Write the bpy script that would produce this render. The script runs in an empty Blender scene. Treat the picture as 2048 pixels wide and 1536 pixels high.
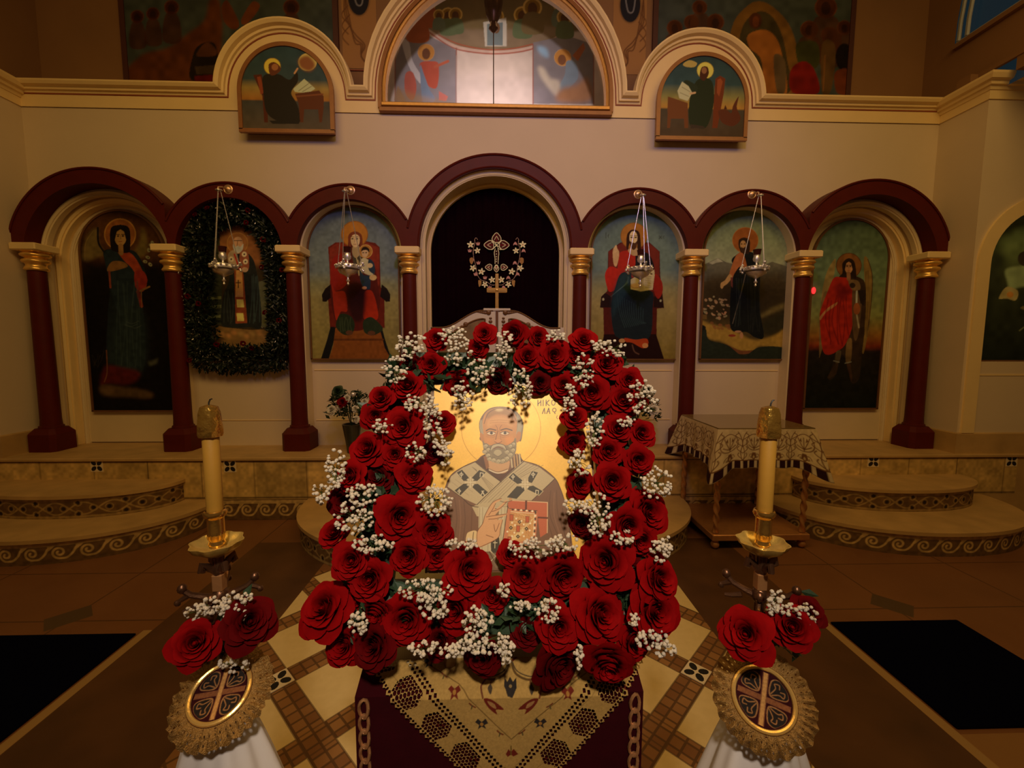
import bpy, math, random
import numpy as np
from mathutils import Vector, Matrix

# ============ CAMERA (solved from the photograph) ============
SC = bpy.context.scene
COL = SC.collection
CXm, CH, YAW, PIT, ROL, FPX = .0422, 1.6, .03, .0898, .0032, 855.4
_cy, _sy, _cp, _sp = math.cos(YAW), math.sin(YAW), math.cos(PIT), math.sin(PIT)
_fw = np.array([_sy*_cp, _cy*_cp, -_sp]); _r = np.array([_cy, -_sy, 0.]); _u = np.cross(_r, _fw)
_R = math.cos(ROL)*_r + math.sin(ROL)*_u
_U = -math.sin(ROL)*_r + math.cos(ROL)*_u
CAMP = np.array([CXm, 0., CH])
cam_data = bpy.data.cameras.new('camera'); cam = bpy.data.objects.new('camera', cam_data); COL.objects.link(cam)
cam.matrix_world = Matrix(((_R[0], _U[0], -_fw[0], CAMP[0]), (_R[1], _U[1], -_fw[1], CAMP[1]), (_R[2], _U[2], -_fw[2], CAMP[2]), (0, 0, 0, 1)))
cam_data.lens = FPX*36/2048; cam_data.sensor_width = 36; cam_data.clip_start = .02
SC.camera = cam

# ============ LIGHT ============
SC.view_settings.view_transform = 'Standard'; SC.view_settings.look = 'None'
SC.view_settings.gamma = 1; SC.view_settings.exposure = 0; SC.view_settings.use_curve_mapping = False
wd = bpy.data.worlds.new('world'); SC.world = wd; wd.use_nodes = True
wd.node_tree.nodes['Background'].inputs[0].default_value = (1.0, .50, .18, 1)
wd.node_tree.nodes['Background'].inputs[1].default_value = .055

def light(name, kind, loc, target, energy, color, **kw):
    ld = bpy.data.lights.new(name, kind); ld.energy = energy; ld.color = color
    for k, v in kw.items(): setattr(ld, k, v)
    o = bpy.data.objects.new(name, ld); COL.objects.link(o); o.location = loc
    d = Vector(target)-Vector(loc); o.rotation_euler = d.to_track_quat('-Z', 'Y').to_euler()
    return o
R_ = math.radians
light('nave_wall_light', 'SPOT', (0.2, -.2, 4.6), (0.42, 4.3, 3.05), 85, (1.0, .86, 1.8), spot_size=R_(76), spot_blend=1.0, shadow_soft_size=.25)
light('nave_ceiling_light', 'AREA', (0.4, .6, 5.2), (0.2, 4.1, 1.2), 84, (1.0, .59, .17), shape='RECTANGLE', size=7.5, size_y=1.2, spread=R_(145))
light('icon_light', 'SPOT', (.15, -.7, 2.75), (.05, .85, 1.29), 158, (1.0, .82, .64), spot_size=R_(44), spot_blend=1.0, shadow_soft_size=.08)
light('sanctuary_light', 'SPOT', (0.02, 4.75, 3.9), (0.015, 5.9, 4.10), 66, (1.0, .90, .78), spot_size=R_(76), spot_blend=.03, shadow_soft_size=.01)

light('sanctuary_fill_light', 'AREA', (0, 4.9, 5.3), (0, 5.9, 4.7), 5, (1.0, .70, .35), shape='RECTANGLE', size=1.6, size_y=.2)

# ============ PIXEL TOOLS (photo pixel -> point on a real plane) ============
def ray(x, y): return _fw + _R*(x-1024)/FPX - _U*(y-768)/FPX
def onY(x, y, Y):
    d = ray(x, y); p = CAMP+d*(Y/d[1]); return p
def onZ(x, y, Z=0.):
    d = ray(x, y); return CAMP+d*((Z-CH)/d[2])
def onPlane(x, y, O, n):
    d = ray(x, y); return CAMP+d*(np.dot(O-CAMP, n)/np.dot(d, n))

# ============ OBJECT TOOLS ============
def link(o, parent=None, label=None, cat=None, group=None, kind=None):
    if o.name not in COL.objects: COL.objects.link(o)
    if parent: o.parent = parent
    if label: o['label'] = label
    if cat: o['category'] = cat
    if group: o['group'] = group
    if kind: o['kind'] = kind
    return o
def thing(name, label, cat, loc=(0, 0, 0), group=None, rz=0):
    o = bpy.data.objects.new(name, None); o.empty_display_size = .05
    o.location = loc; o.rotation_euler = (0, 0, rz)
    return link(o, None, label, cat, group)
def copy_tree(o, parent=None):
    c = o.copy(); COL.objects.link(c)
    if parent: c.parent = parent
    for ch in list(o.children): copy_tree(ch, c)
    return c

class MB:
    def __init__(s): s.v = []; s.f = []
    def add(s, vs, fs):
        b = len(s.v); s.v += [tuple(map(float, p)) for p in vs]; s.f += [tuple(b+i for i in f) for f in fs]; return s
    def box(s, x0, x1, y0, y1, z0, z1, bev=0):
        if bev <= 0:
            v = [(x, y, z) for z in (z0, z1) for y in (y0, y1) for x in (x0, x1)]
            return s.add(v, [(0, 2, 3, 1), (4, 5, 7, 6), (0, 1, 5, 4), (2, 6, 7, 3), (0, 4, 6, 2), (1, 3, 7, 5)])
        b = bev; rings = []
        for z, o in ((z0, b), (z0+b, 0), (z1-b, 0), (z1, b)):
            X0, X1, Y0, Y1 = x0+o, x1-o, y0+o, y1-o; c = b
            rings.append([(X0+c, Y0, z), (X1-c, Y0, z), (X1, Y0+c, z), (X1, Y1-c, z), (X1-c, Y1, z), (X0+c, Y1, z), (X0, Y1-c, z), (X0, Y0+c, z)])
        return s.loft(rings, True, True)
    def loft(s, rings, cap0=False, cap1=False, closed=True):
        n = len(rings[0]); v = [p for r in rings for p in r]; f = []
        m = n if closed else n-1
        for j in range(len(rings)-1):
            for i in range(m):
                a, b = j*n+i, j*n+(i+1) % n
                f.append((a, b, b+n, a+n))
        if cap0: f.append(tuple(range(n))[::-1])
        if cap1: f.append(tuple((len(rings)-1)*n+i for i in range(n)))
        return s.add(v, f)
    def lathe(s, prof, c=(0, 0, 0), n=24, caps=True, fn=None):
        rings = []
        for r, z in prof:
            ring = []
            for i in range(n):
                a = 2*math.pi*i/n; q = r*(fn(a, z) if fn else 1)
                ring.append((c[0]+q*math.cos(a), c[1]+q*math.sin(a), c[2]+z))
            rings.append(ring)
        return s.loft(rings, caps, caps)
    def tube(s, pts, r, n=8, caps=True):
        pts = [Vector(p) for p in pts]; rings = []; up = Vector((0, 0, 1))
        last = None
        for i, p in enumerate(pts):
            t = (pts[min(i+1, len(pts)-1)]-pts[max(i-1, 0)]).normalized()
            if last is None:
                a = t.cross(up if abs(t.z) < .9 else Vector((1, 0, 0))).normalized()
            else:
                a = (last-t*last.dot(t)).normalized()
            last = a; b = t.cross(a); rr = r[i] if isinstance(r, (list, tuple)) else r
            rings.append([tuple(p+a*rr*math.cos(2*math.pi*k/n)+b*rr*math.sin(2*math.pi*k/n)) for k in range(n)])
        return s.loft(rings, caps, caps)
    def ball(s, c, r, n=8, m=5, sc=(1, 1, 1)):
        prof = [(r*math.sin(math.pi*k/m), -r*math.cos(math.pi*k/m)) for k in range(1, m)]
        rings = [[(c[0]+q*math.cos(2*math.pi*i/n)*sc[0], c[1]+q*math.sin(2*math.pi*i/n)*sc[1], c[2]+z*sc[2]) for i in range(n)] for q, z in prof]
        return s.loft(rings, True, True)
    def torus(s, c, R, r, axis='z', n=28, m=8):
        v = []; f = []
        for i in range(n):
            a = 2*math.pi*i/n
            for j in range(m):
                b = 2*math.pi*j/m; q = R+r*math.cos(b); w = r*math.sin(b)
                p = {'z': (q*math.cos(a), q*math.sin(a), w), 'y': (q*math.cos(a), w, q*math.sin(a)), 'x': (w, q*math.cos(a), q*math.sin(a))}[axis]
                v.append((c[0]+p[0], c[1]+p[1], c[2]+p[2]))
        for i in range(n):
            for j in range(m):
                f.append((i*m+j, ((i+1) % n)*m+j, ((i+1) % n)*m+(j+1) % m, i*m+(j+1) % m))
        return s.add(v, f)
    def ring_solid(s, outer, inner, y0, y1, closed=False):
        # outer/inner: lists of (x,z) of equal length; extruded between y0 (front) and y1
        n = len(outer)
        v = [(p[0], y0, p[1]) for p in outer]+[(p[0], y0, p[1]) for p in inner]+[(p[0], y1, p[1]) for p in outer]+[(p[0], y1, p[1]) for p in inner]
        f = []; m = n if closed else n-1
        for i in range(m):
            j = (i+1) % n
            f += [(i, j, n+j, n+i), (2*n+i, 3*n+i, 3*n+j, 2*n+j), (i, 2*n+i, 2*n+j, j), (n+i, n+j, 3*n+j, 3*n+i)]
        if not closed: f += [(0, n, 3*n, 2*n), (n-1, 3*n-1, 4*n-1, 2*n-1)]
        return s.add(v, f)
    def prism(s, poly, y0, y1):
        n = len(poly)
        v = [(p[0], y0, p[1]) for p in poly]+[(p[0], y1, p[1]) for p in poly]
        f = [tuple(range(n)), tuple(range(2*n-1, n-1, -1))]+[(i, n+i, n+(i+1) % n, (i+1) % n) for i in range(n)]
        return s.add(v, f)
    def xf(s, M, start=0):
        for i in range(start, len(s.v)): s.v[i] = tuple(M @ Vector(s.v[i]))
        return s
    def mesh(s, name, mat, smooth=True, angle=40):
        me = bpy.data.meshes.new(name); me.from_pydata(s.v, [], s.f); me.update()
        import bmesh
        bm = bmesh.new(); bm.from_mesh(me); bmesh.ops.recalc_face_normals(bm, faces=bm.faces); bm.to_mesh(me); bm.free()
        if mat: me.materials.append(mat)
        if smooth:
            me.shade_smooth(); me.set_sharp_from_angle(angle=math.radians(angle))
        return me
    def build(s, name, mat, parent=None, smooth=True, angle=40, **kw):
        return link(bpy.data.objects.new(name, s.mesh(name, mat, smooth, angle)), parent, **kw)

def arch_pts(xc, zs, r, z0, n=28, x_clip=None):
    pts = [(xc+r, z0)]
    for i in range(n+1):
        a = math.pi*i/n; x, z = xc+r*math.cos(a), max(z0, zs+r*math.sin(a))
        pts.append((x, z))
    pts.append((xc-r, z0)); return pts

# ============ MATERIALS ============
class NT:
    def __init__(s, name):
        s.m = bpy.data.materials.new(name); s.m.use_nodes = True; s.t = s.m.node_tree; s.b = s.t.nodes['Principled BSDF']
    def n(s, typ, **kw):
        nd = s.t.nodes.new(typ)
        for k, v in kw.items(): setattr(nd, k, v)
        return nd
    def l(s, a, b): s.t.links.new(a, b)
    def M(s, op, *a):
        nd = s.n('ShaderNodeMath', operation=op)
        for i, x in enumerate(a):
            if isinstance(x, (int, float)): nd.inputs[i].default_value = x
            else: s.l(x, nd.inputs[i])
        return nd.outputs[0]
    def mix(s, f, a, b):
        nd = s.n('ShaderNodeMix', data_type='RGBA')
        for i, x in ((0, f), (6, a), (7, b)):
            if isinstance(x, (int, float)): nd.inputs[i].default_value = x
            elif isinstance(x, tuple): nd.inputs[i].default_value = (*x[:3], 1)
            else: s.l(x, nd.inputs[i])
        return nd.outputs[2]
    def noise(s, scale, detail=3, obj=False, rough=.5, vec=None):
        nd = s.n('ShaderNodeTexNoise'); nd.inputs['Scale'].default_value = scale; nd.inputs['Detail'].default_value = detail; nd.inputs['Roughness'].default_value = rough
        if vec is None:
            if obj: vec = s.n('ShaderNodeTexCoord').outputs['Object']
            else: vec = s.n('ShaderNodeNewGeometry').outputs['Position']
        s.l(vec, nd.inputs['Vector']); return nd.outputs['Fac']
    def bump(s, h, strength=.3, dist=.01):
        nd = s.n('ShaderNodeBump'); nd.inputs['Strength'].default_value = strength; nd.inputs['Distance'].default_value = dist
        s.l(h, nd.inputs['Height']); s.l(nd.outputs[0], s.b.inputs['Normal'])
    def pos(s):
        g = s.n('ShaderNodeNewGeometry'); x = s.n('ShaderNodeSeparateXYZ'); s.l(g.outputs['Position'], x.inputs[0]); return x.outputs
    def set(s, **kw):
        for k, v in kw.items():
            nm = {'rough': 'Roughness', 'metal': 'Metallic', 'col': 'Base Color', 'sheen': 'Sheen Weight', 'spec': 'Specular IOR Level', 'coat': 'Coat Weight', 'trans': 'Transmission Weight', 'em': 'Emission Color', 'ems': 'Emission Strength', 'sss': 'Subsurface Weight'}[k]
            i = s.b.inputs[nm]
            if hasattr(v, 'links') or hasattr(v, 'is_linked'): s.l(v, i)
            elif isinstance(v, tuple): i.default_value = (*v[:3], 1)
            else: i.default_value = v
        return s
def mat(name, col, rough=.6, metal=0., var=.18, scale=14., bump=.1, bscale=None, **kw):
    n = NT(name)
    f = n.noise(scale, 4)
    c = n.mix(f, tuple(x*(1-var) for x in col), tuple(min(1, x*(1+var)) for x in col))
    n.set(col=c, rough=rough, metal=metal, **kw)
    if bump: n.bump(n.noise(bscale or scale*6, 3), bump, .004)
    return n.m
WALL_A = (.72, .60, .45)
M = {}
M['wall'] = mat('plaster', WALL_A, .75, var=.05, scale=3, bump=.12, bscale=60)
M['cream'] = mat('cream_paint', (.76, .63, .42), .55, var=.06, scale=6, bump=.06)
M['cornice'] = mat('cornice_paint', (.90, .70, .36), .55, var=.08, scale=5)
M['groove'] = mat('groove_red', (.30, .07, .03), .6)
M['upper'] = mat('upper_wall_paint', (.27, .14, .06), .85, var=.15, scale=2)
M['redwood'] = mat('oxblood_paint', (.092, .009, .005), .5, var=.2, scale=9, bump=.05, spec=.2)
M['gold'] = mat('gold_leaf', (.88, .56, .16), .26, .6, var=.12, scale=25, bump=.1)
M['brass'] = mat('brass', (.86, .54, .13), .16, .95, var=.1, scale=40, bump=.05)
M['capbrass'] = mat('dented_brass', (.90, .50, .10), .22, .92, var=.3, scale=70, bump=1.0, bscale=55)
M['bronze'] = mat('aged_bronze', (.15, .07, .035), .35, .8, var=.3, scale=60)
M['silver'] = mat('silver', (.86, .86, .88), .3, .75, var=.15, scale=80, bump=.15)
M['stone'] = mat('tan_stone', (.52, .34, .14), .5, var=.35, scale=5, bump=.15, bscale=40)
M['navy'] = mat('navy_carpet', (.002, .0025, .012), 1., var=.2, scale=300, bump=.4, bscale=600, spec=.02)
M['inlay'] = mat('tan_inlay', (.34, .20, .08), .45, var=.2, scale=12)
M['gate'] = mat('white_gate_paint', (.72, .66, .58), .4, var=.08, scale=14)
M['burgundy'] = mat('burgundy_velvet', (.032, .001, .003), .95, var=.25, scale=30, spec=.1)
M['curtain'] = mat('dark_curtain', (.007, .0012, .003), 1., var=.3, scale=8, spec=.02)
M['wax'] = mat('beeswax', (.46, .24, .03), .5, var=.06, scale=10)
M['satin'] = mat('white_satin', (.80, .76, .74), .4, var=.05, scale=8)
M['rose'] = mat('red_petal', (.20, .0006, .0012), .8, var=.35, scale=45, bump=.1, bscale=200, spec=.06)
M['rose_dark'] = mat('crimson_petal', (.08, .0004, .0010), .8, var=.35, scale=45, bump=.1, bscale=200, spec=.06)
M['breath'] = mat('white_blossom', (.66, .58, .46), .7, var=.15, scale=200, bump=.5, bscale=900)
M['stem'] = mat('green_stem', (.10, .14, .04), .6)
M['leaf'] = mat('dark_leaf', (.02, .045, .018), .5, var=.5, scale=30)
M['garland_leaf'] = mat('garland_leaf', (.008, .018, .010), .45, var=.6, scale=20)
M['whitepetal'] = mat('white_petal', (.70, .66, .55), .6)
M['vase'] = mat('dark_vase', (.035, .035, .02), .3, var=.4, scale=30)
M['walnut'] = mat('dark_wood', (.16, .07, .025), .4, var=.3, scale=8)
M['goldlace'] = mat('gold_lace', (.33, .18, .045), .5, .35, var=.5, scale=260, bump=.8, bscale=500)
M['black'] = mat('black', (.01, .01, .01), .5)
def glass_mat(name, tint=(1, 1, 1), gl=.06):
    n = NT(name); t = n.t; t.nodes.remove(n.b)
    o = t.nodes['Material Output']; tr = n.n('ShaderNodeBsdfTransparent'); tr.inputs[0].default_value = (*tint, 1)
    g = n.n('ShaderNodeBsdfGlossy'); g.inputs['Roughness'].default_value = .03
    f = n.n('ShaderNodeFresnel'); f.inputs[0].default_value = 1.45
    x = n.n('ShaderNodeMixShader'); n.l(n.M('MULTIPLY', f.outputs[0], 1.0), x.inputs[0]); n.l(tr.outputs[0], x.inputs[1]); n.l(g.outputs[0], x.inputs[2]); n.l(x.outputs[0], o.inputs[0])
    return n.m
M['glass'] = glass_mat('clear_glass')
def emis(name, col, s):
    n = NT(name); n.set(col=(0, 0, 0), em=col, ems=s, rough=.3); return n.m
M['dusk'] = emis('dusk_sky', (.06, .13, .17), .10)
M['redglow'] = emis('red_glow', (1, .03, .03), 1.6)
def vc_mat(name, rough=.55, bump=.08, bscale=300):
    n = NT(name); a = n.n('ShaderNodeVertexColor'); a.layer_name = 'Col'
    n.set(col=a.outputs[0], metal=a.outputs[1], rough=rough, spec=.12)
    if bump: n.bump(n.noise(bscale, 3), bump, .002)
    return n.m
M['paint'] = vc_mat('painted_panel', .5)
M['cloth'] = vc_mat('printed_cloth', .85, .3, 900)
M['riser'] = vc_mat('carved_stone', .6, .3, 120)

# ============ PAINTER: an albedo raster held as vertex colours ============
def lin(c):
    c = np.array(c, float)/255.; return np.where(c <= .04045, c/12.92, ((c+.055)/1.055)**2.4)
RS = np.random.RandomState(7)
def vnoise(nv, nu, cell):
    gh, gw = int(nv/cell)+3, int(nu/cell)+3; g = RS.rand(gh, gw)
    y = np.arange(nv)/cell; x = np.arange(nu)/cell; yi = y.astype(int); xi = x.astype(int)
    fy = (y-yi)[:, None]; fx = (x-xi)[None]; fy = fy*fy*(3-2*fy); fx = fx*fx*(3-2*fx)
    a = g[yi][:, xi]; b = g[yi][:, xi+1]; c = g[yi+1][:, xi]; d = g[yi+1][:, xi+1]
    return (a*(1-fx)+b*fx)*(1-fy)+(c*(1-fx)+d*fx)*fy
def catmull(p, closed=True, k=6):
    p = np.array(p, float); n = len(p); out = []
    for i in range(n if closed else n-1):
        if closed: a, b, c, d = p[(i-1) % n], p[i], p[(i+1) % n], p[(i+2) % n]
        else: a, b, c, d = p[max(i-1, 0)], p[i], p[i+1], p[min(i+2, n-1)]
        for j in range(k):
            t = j/k; out.append(.5*((2*b)+(c-a)*t+(2*a-5*b+4*c-d)*t*t+(3*b-a-3*c+d)*t**3))
    if not closed: out.append(p[-1])
    return np.array(out)
class Canvas:
    def __init__(s, O, ax, ay, w, h, res, view=None, wallpx=(172, 132, 108), bg=(128, 128, 128)):
        # local u along ax (0..w), v along ay (0..h) from corner O
        s.O, s.ax, s.ay = np.array(O, float), np.array(ax, float), np.array(ay, float); s.w, s.h = w, h
        s.n = np.cross(s.ax, s.ay); s.nu = int(w/res)+1; s.nv = int(h/res)+1
        s.res = res; s.U, s.V = np.meshgrid(np.linspace(0, w, s.nu), np.linspace(0, h, s.nv))
        s.view = view; K_ = np.array(WALL_A)/lin(wallpx); s.K = np.array([K_[0]*.92, K_[1]*.85, 1.2*K_[1]])*.84
        s.img = np.zeros((s.nv, s.nu, 4)); s.img[..., :3] = s.c(bg)
        s.mask = np.ones((s.nv, s.nu), bool)
    def c(s, col):
        return np.minimum(lin(col)*s.K, .92) if s.view else np.array(col, float)
    def loc(s, pts):
        pts = np.array(pts, float)
        if not s.view: return pts
        ox, oy, sc = s.view; out = []
        for x, y in pts:
            p = onPlane(ox+x/sc, oy+y/sc, s.O, s.n)-s.O; out.append((p@s.ax, p@s.ay))
        return np.array(out)
    def _apply(s, m, i0, i1, j0, j1, col, soft, alpha, metal):
        if soft:
            k = max(1, int(soft))
            for ax in (0, 1):
                for _ in range(2):
                    kern = np.ones(2*k+1)/(2*k+1); m = np.apply_along_axis(lambda r: np.convolve(r, kern, 'same'), ax, m)
        m = (m*alpha)[..., None]; sub = s.img[i0:i1, j0:j1]
        sub[..., :3] = sub[..., :3]*(1-m)+s.c(col)*m
        if metal is not None: sub[..., 3:] = sub[..., 3:]*(1-m)+metal*m
        elif alpha >= 1: sub[..., 3:] = sub[..., 3:]*(1-m)
    def poly(s, pts, col, sm=False, soft=0, a=1., metal=None, local=False):
        p = np.array(pts, float) if local else s.loc(pts)
        if sm: p = catmull(p)
        pad = (soft*3+2)*s.res
        j0 = max(0, int((p[:, 0].min()-pad)/s.w*(s.nu-1))); j1 = min(s.nu, int((p[:, 0].max()+pad)/s.w*(s.nu-1))+2)
        i0 = max(0, int((p[:, 1].min()-pad)/s.h*(s.nv-1))); i1 = min(s.nv, int((p[:, 1].max()+pad)/s.h*(s.nv-1))+2)
        if j1 <= j0 or i1 <= i0: return
        U, V = s.U[i0:i1, j0:j1], s.V[i0:i1, j0:j1]; acc = np.zeros(U.shape)
        for du, dv in ((-.25, -.25), (.25, .25), (-.25, .25), (.25, -.25)):
            ins = np.zeros(U.shape, bool); X = U+du*s.res; Y = V+dv*s.res
            for k in range(len(p)):
                x0, y0 = p[k]; x1, y1 = p[(k+1) % len(p)]
                if y0 == y1: continue
                ins ^= ((y0 > Y) != (y1 > Y)) & (X < (x1-x0)*(Y-y0)/(y1-y0)+x0)
            acc += ins
        s._apply(acc/4, i0, i1, j0, j1, col, soft, a, metal)
    def ell(s, cx, cy, rx, ry, col, rot=0, **kw):
        t = np.linspace(0, 2*np.pi, 36, endpoint=False); c, q = math.cos(math.radians(rot)), math.sin(math.radians(rot))
        x, y = rx*np.cos(t), ry*np.sin(t)
        s.poly(np.stack([cx+x*c-y*q, cy+x*q+y*c], 1), col, **kw)
    def line(s, pts, w, col, sm=True, a=1., metal=None, local=False, closed=False):
        # stroke width w in view units
        p = np.array(pts, float)
        if sm and len(p) > 2: p = catmull(p, closed, 5)
        elif closed: p = np.vstack([p, p[:1]])
        if not (local or not s.view):
            p2 = s.loc(p); L = np.linalg.norm(np.diff(p, axis=0), axis=1).sum(); L2 = np.linalg.norm(np.diff(p2, axis=0), axis=1).sum()
            w = w*L2/max(L, 1e-6); p = p2
        pad = w+2*s.res
        j0 = max(0, int((p[:, 0].min()-pad)/s.w*(s.nu-1))); j1 = min(s.nu, int((p[:, 0].max()+pad)/s.w*(s.nu-1))+2)
        i0 = max(0, int((p[:, 1].min()-pad)/s.h*(s.nv-1))); i1 = min(s.nv, int((p[:, 1].max()+pad)/s.h*(s.nv-1))+2)
        if j1 <= j0 or i1 <= i0: return
        U, V = s.U[i0:i1, j0:j1], s.V[i0:i1, j0:j1]; D = np.full(U.shape, 1e9)
        for k in range(len(p)-1):
            a0, b0 = p[k], p[k+1]; d = b0-a0; q = max(d@d, 1e-14)
            t = np.clip(((U-a0[0])*d[0]+(V-a0[1])*d[1])/q, 0, 1)
            D = np.minimum(D, (U-a0[0]-t*d[0])**2+(V-a0[1]-t*d[1])**2)
        D = np.sqrt(D); m = np.clip((w/2-D)/s.res+.5, 0, 1)
        s._apply(m, i0, i1, j0, j1, col, 0, a, metal)
    def grad(s, stops):
        # stops: (fraction from top, colour)
        f = 1-s.V/s.h; cs = [s.c(c) for _, c in stops]; fs = [q for q, _ in stops]
        for k in range(3): s.img[..., k] = np.interp(f, fs, [c[k] for c in cs])
    def noise(s, amp, cell, tint=(1, 1, 1)):
        n = (vnoise(s.nv, s.nu, cell)-.5)*2*amp
        s.img[..., :3] *= np.clip(1+n[..., None]*np.array(tint), .1, 2)
    def arch(s, uc, vs, r):
        s.mask &= (np.abs(s.U-uc) <= r) & ((s.V <= vs) | (np.hypot(s.U-uc, s.V-vs) <= r))
    def build(s, name, material, parent=None, off=0., fn=None, **kw):
        P = s.O+s.U[..., None]*s.ax+s.V[..., None]*s.ay+s.n*off
        if fn is not None: P = fn(s.U, s.V)
        V = P.reshape(-1, 3); nu, nv = s.nu, s.nv
        idx = np.arange(nu*nv).reshape(nv, nu)
        F = np.stack([idx[:-1, :-1], idx[:-1, 1:], idx[1:, 1:], idx[1:, :-1]], -1)
        mk = s.mask[:-1, :-1] & s.mask[1:, 1:] & s.mask[:-1, 1:] & s.mask[1:, :-1]
        F = F[mk]
        used = np.zeros(nu*nv, bool); used[F.ravel()] = True; remap = np.cumsum(used)-1
        V = V[used]; F = remap[F]; C = np.clip(s.img.reshape(-1, 4)[used], 0, 1)
        me = bpy.data.meshes.new(name); me.vertices.add(len(V)); me.vertices.foreach_set('co', V.ravel().astype(np.float32))
        me.loops.add(F.size); me.polygons.add(len(F)); me.loops.foreach_set('vertex_index', F.ravel().astype(np.int32))
        me.polygons.foreach_set('loop_start', np.arange(0, F.size, 4, dtype=np.int32)); me.update(calc_edges=True)
        at = me.color_attributes.new('Col', 'FLOAT_COLOR', 'POINT'); at.data.foreach_set('color', C.ravel().astype(np.float32))
        me.materials.append(material); me.shade_smooth(); me.validate()
        return link(bpy.data.objects.new(name, me), parent, **kw)

# ============ ARCHITECTURE ============
YW, YA, YC, YD, PZ, PF = 4.335, 4.14, 4.203, 4.48, .585, 3.863
SXC = [-4.268, -3.025, -1.908, -.815, .820, 1.912, 3.02, 4.278]
BAYS = []   # (centre, half, outer radius, spring, inner radius)
for i in range(7):
    xc = (SXC[i]+SXC[i+1])/2; h = (SXC[i+1]-SXC[i])/2
    if i == 3: BAYS.append((xc, h, .845, 2.53, .71))
    elif i in (0, 6): BAYS.append((-3.66 if i == 0 else 3.665, .655, .80, 2.40, .655))
    else: BAYS.append((xc, h, .628, 2.46, .487))
XR = 4.41
SA, CA = (1.958, 3.945, .595), (.015, 3.965, 1.20)
def ztop(x):
    z = 3.965
    for xc, zc, r in ((-SA[0], SA[1], SA[2]), (SA[0], SA[1], SA[2]), CA):
        if abs(x-xc) < r: z = max(z, zc+math.sqrt(r*r-(x-xc)**2))
    return z
def wall_open(mb, x0, x1, z0, zt, openings, y0, y1, reveal=True, step=.25):
    xs = set([x0, x1]); k = x0
    while k < x1: xs.add(round(k, 4)); k += step
    for xc, zc, r in ((-SA[0], SA[1], SA[2]), (SA[0], SA[1], SA[2]), CA):
        for i in range(41): xs.add(xc-r*math.cos(math.pi*i/40))
    for xc, r, zs, zb in openings:
        for i in range(41): xs.add(xc-r*math.cos(math.pi*i/40))
    xs = sorted(x for x in xs if x0 <= x <= x1)
    xs = [xs[0]]+[b for a, b in zip(xs, xs[1:]) if b-a > 1e-5]
    def oz(o, x): return o[2]+math.sqrt(max(0, o[1]**2-(x-o[0])**2))
    for a, b in zip(xs, xs[1:]):
        m = (a+b)/2; act = sorted([o for o in openings if abs(m-o[0]) < o[1]], key=lambda o: o[3])
        lo = (z0, z0)
        for o in act:
            if o[3] > z0: mb.add([(a, y0, lo[0]), (b, y0, lo[1]), (b, y0, o[3]), (a, y0, o[3])], [(0, 1, 2, 3)])
            lo = (oz(o, a), oz(o, b))
            if reveal:
                mb.add([(a, y0, lo[0]), (b, y0, lo[1]), (b, y1, lo[1]), (a, y1, lo[0])], [(0, 1, 2, 3)])
                mb.add([(a, y0, o[3]), (b, y0, o[3]), (b, y1, o[3]), (a, y1, o[3])], [(0, 1, 2, 3)])
        ta, tb = zt(a+1e-6), zt(b-1e-6)
        mb.add([(a, y0, lo[0]), (b, y0, lo[1]), (b, y0, tb), (a, y0, ta)], [(0, 1, 2, 3)])
        mb.add([(a, y0, ta), (b, y0, tb), (b, y1, tb), (a, y1, ta)], [(0, 1, 2, 3)])
    if reveal:
        for xc, r, zs, zb in openings:
            for x in (xc-r, xc+r): mb.add([(x, y0, max(zb, z0)), (x, y0, zs), (x, y1, zs), (x, y1, max(zb, z0))], [(0, 1, 2, 3)])
    return mb
OP_C = (BAYS[3][0], .675, 2.51, 0)
OPENS = [OP_C, (BAYS[0][0], .63, 2.40, 0), (BAYS[6][0], .63, 2.40, 0), (CA[0], 1.085, 3.965, 3.88)]
wall_open(MB(), -XR, XR, .3, ztop, OPENS, YW, YD).build('wall_back', M['wall'], smooth=False, kind='structure')
# fascia above the thin red line
OPF = [(CA[0], 1.085, 3.965, 3.70)]
wall_open(MB(), -XR, XR, 3.80, lambda x: ztop(x)-.02, OPF, YW-.012, YW-.001, reveal=False).build('trim_1', M['cornice'], smooth=False, kind='structure')
# cornice moulding along the curved top
def top_path():
    p = [(-XR, 3.965)]
    for xc, zc, r in ((-SA[0], SA[1], SA[2]), CA, (SA[0], SA[1], SA[2])):
        a0 = math.asin((3.965-zc)/r)
        for i in range(33):
            a = math.pi-a0-(math.pi-2*a0)*i/32; p.append((xc+r*math.cos(a), zc+r*math.sin(a)))
    p.append((XR, 3.965)); return p
def sweep_xz(mb, path, prof):
    n = len(path); rings = []
    for i, (x, z) in enumerate(path):
        d0 = Vector((path[i][0]-path[i-1][0], path[i][1]-path[i-1][1])) if i else None
        d1 = Vector((path[i+1][0]-x, path[i+1][1]-z)) if i < n-1 else None
        d0 = d0 or d1; d1 = d1 or d0; n0 = Vector((-d0.y, d0.x)).normalized(); n1 = Vector((-d1.y, d1.x)).normalized()
        m = (n0+n1); m = m/max(.35, m.dot(n0))
        rings.append([(x+m.x*a, y, z+m.y*a) for a, y in prof])
    return mb.loft(rings, True, True)
PR = [(-.045, YW), (-.045, YW-.018), (-.030, YW-.025), (-.026, YW-.045), (-.008, YW-.05), (0, YW-.085), (.022, YW-.10), (.036, YW-.10), (.04, YW)]
sweep_xz(MB(), top_path(), PR).build('trim_2', M['cornice'], kind='structure', angle=25)
sweep_xz(MB(), top_path(), [(-.056, YW-.012), (-.056, YW-.018), (-.047, YW-.018), (-.047, YW-.012)]).build('trim_3', M['groove'], kind='structure')
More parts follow.
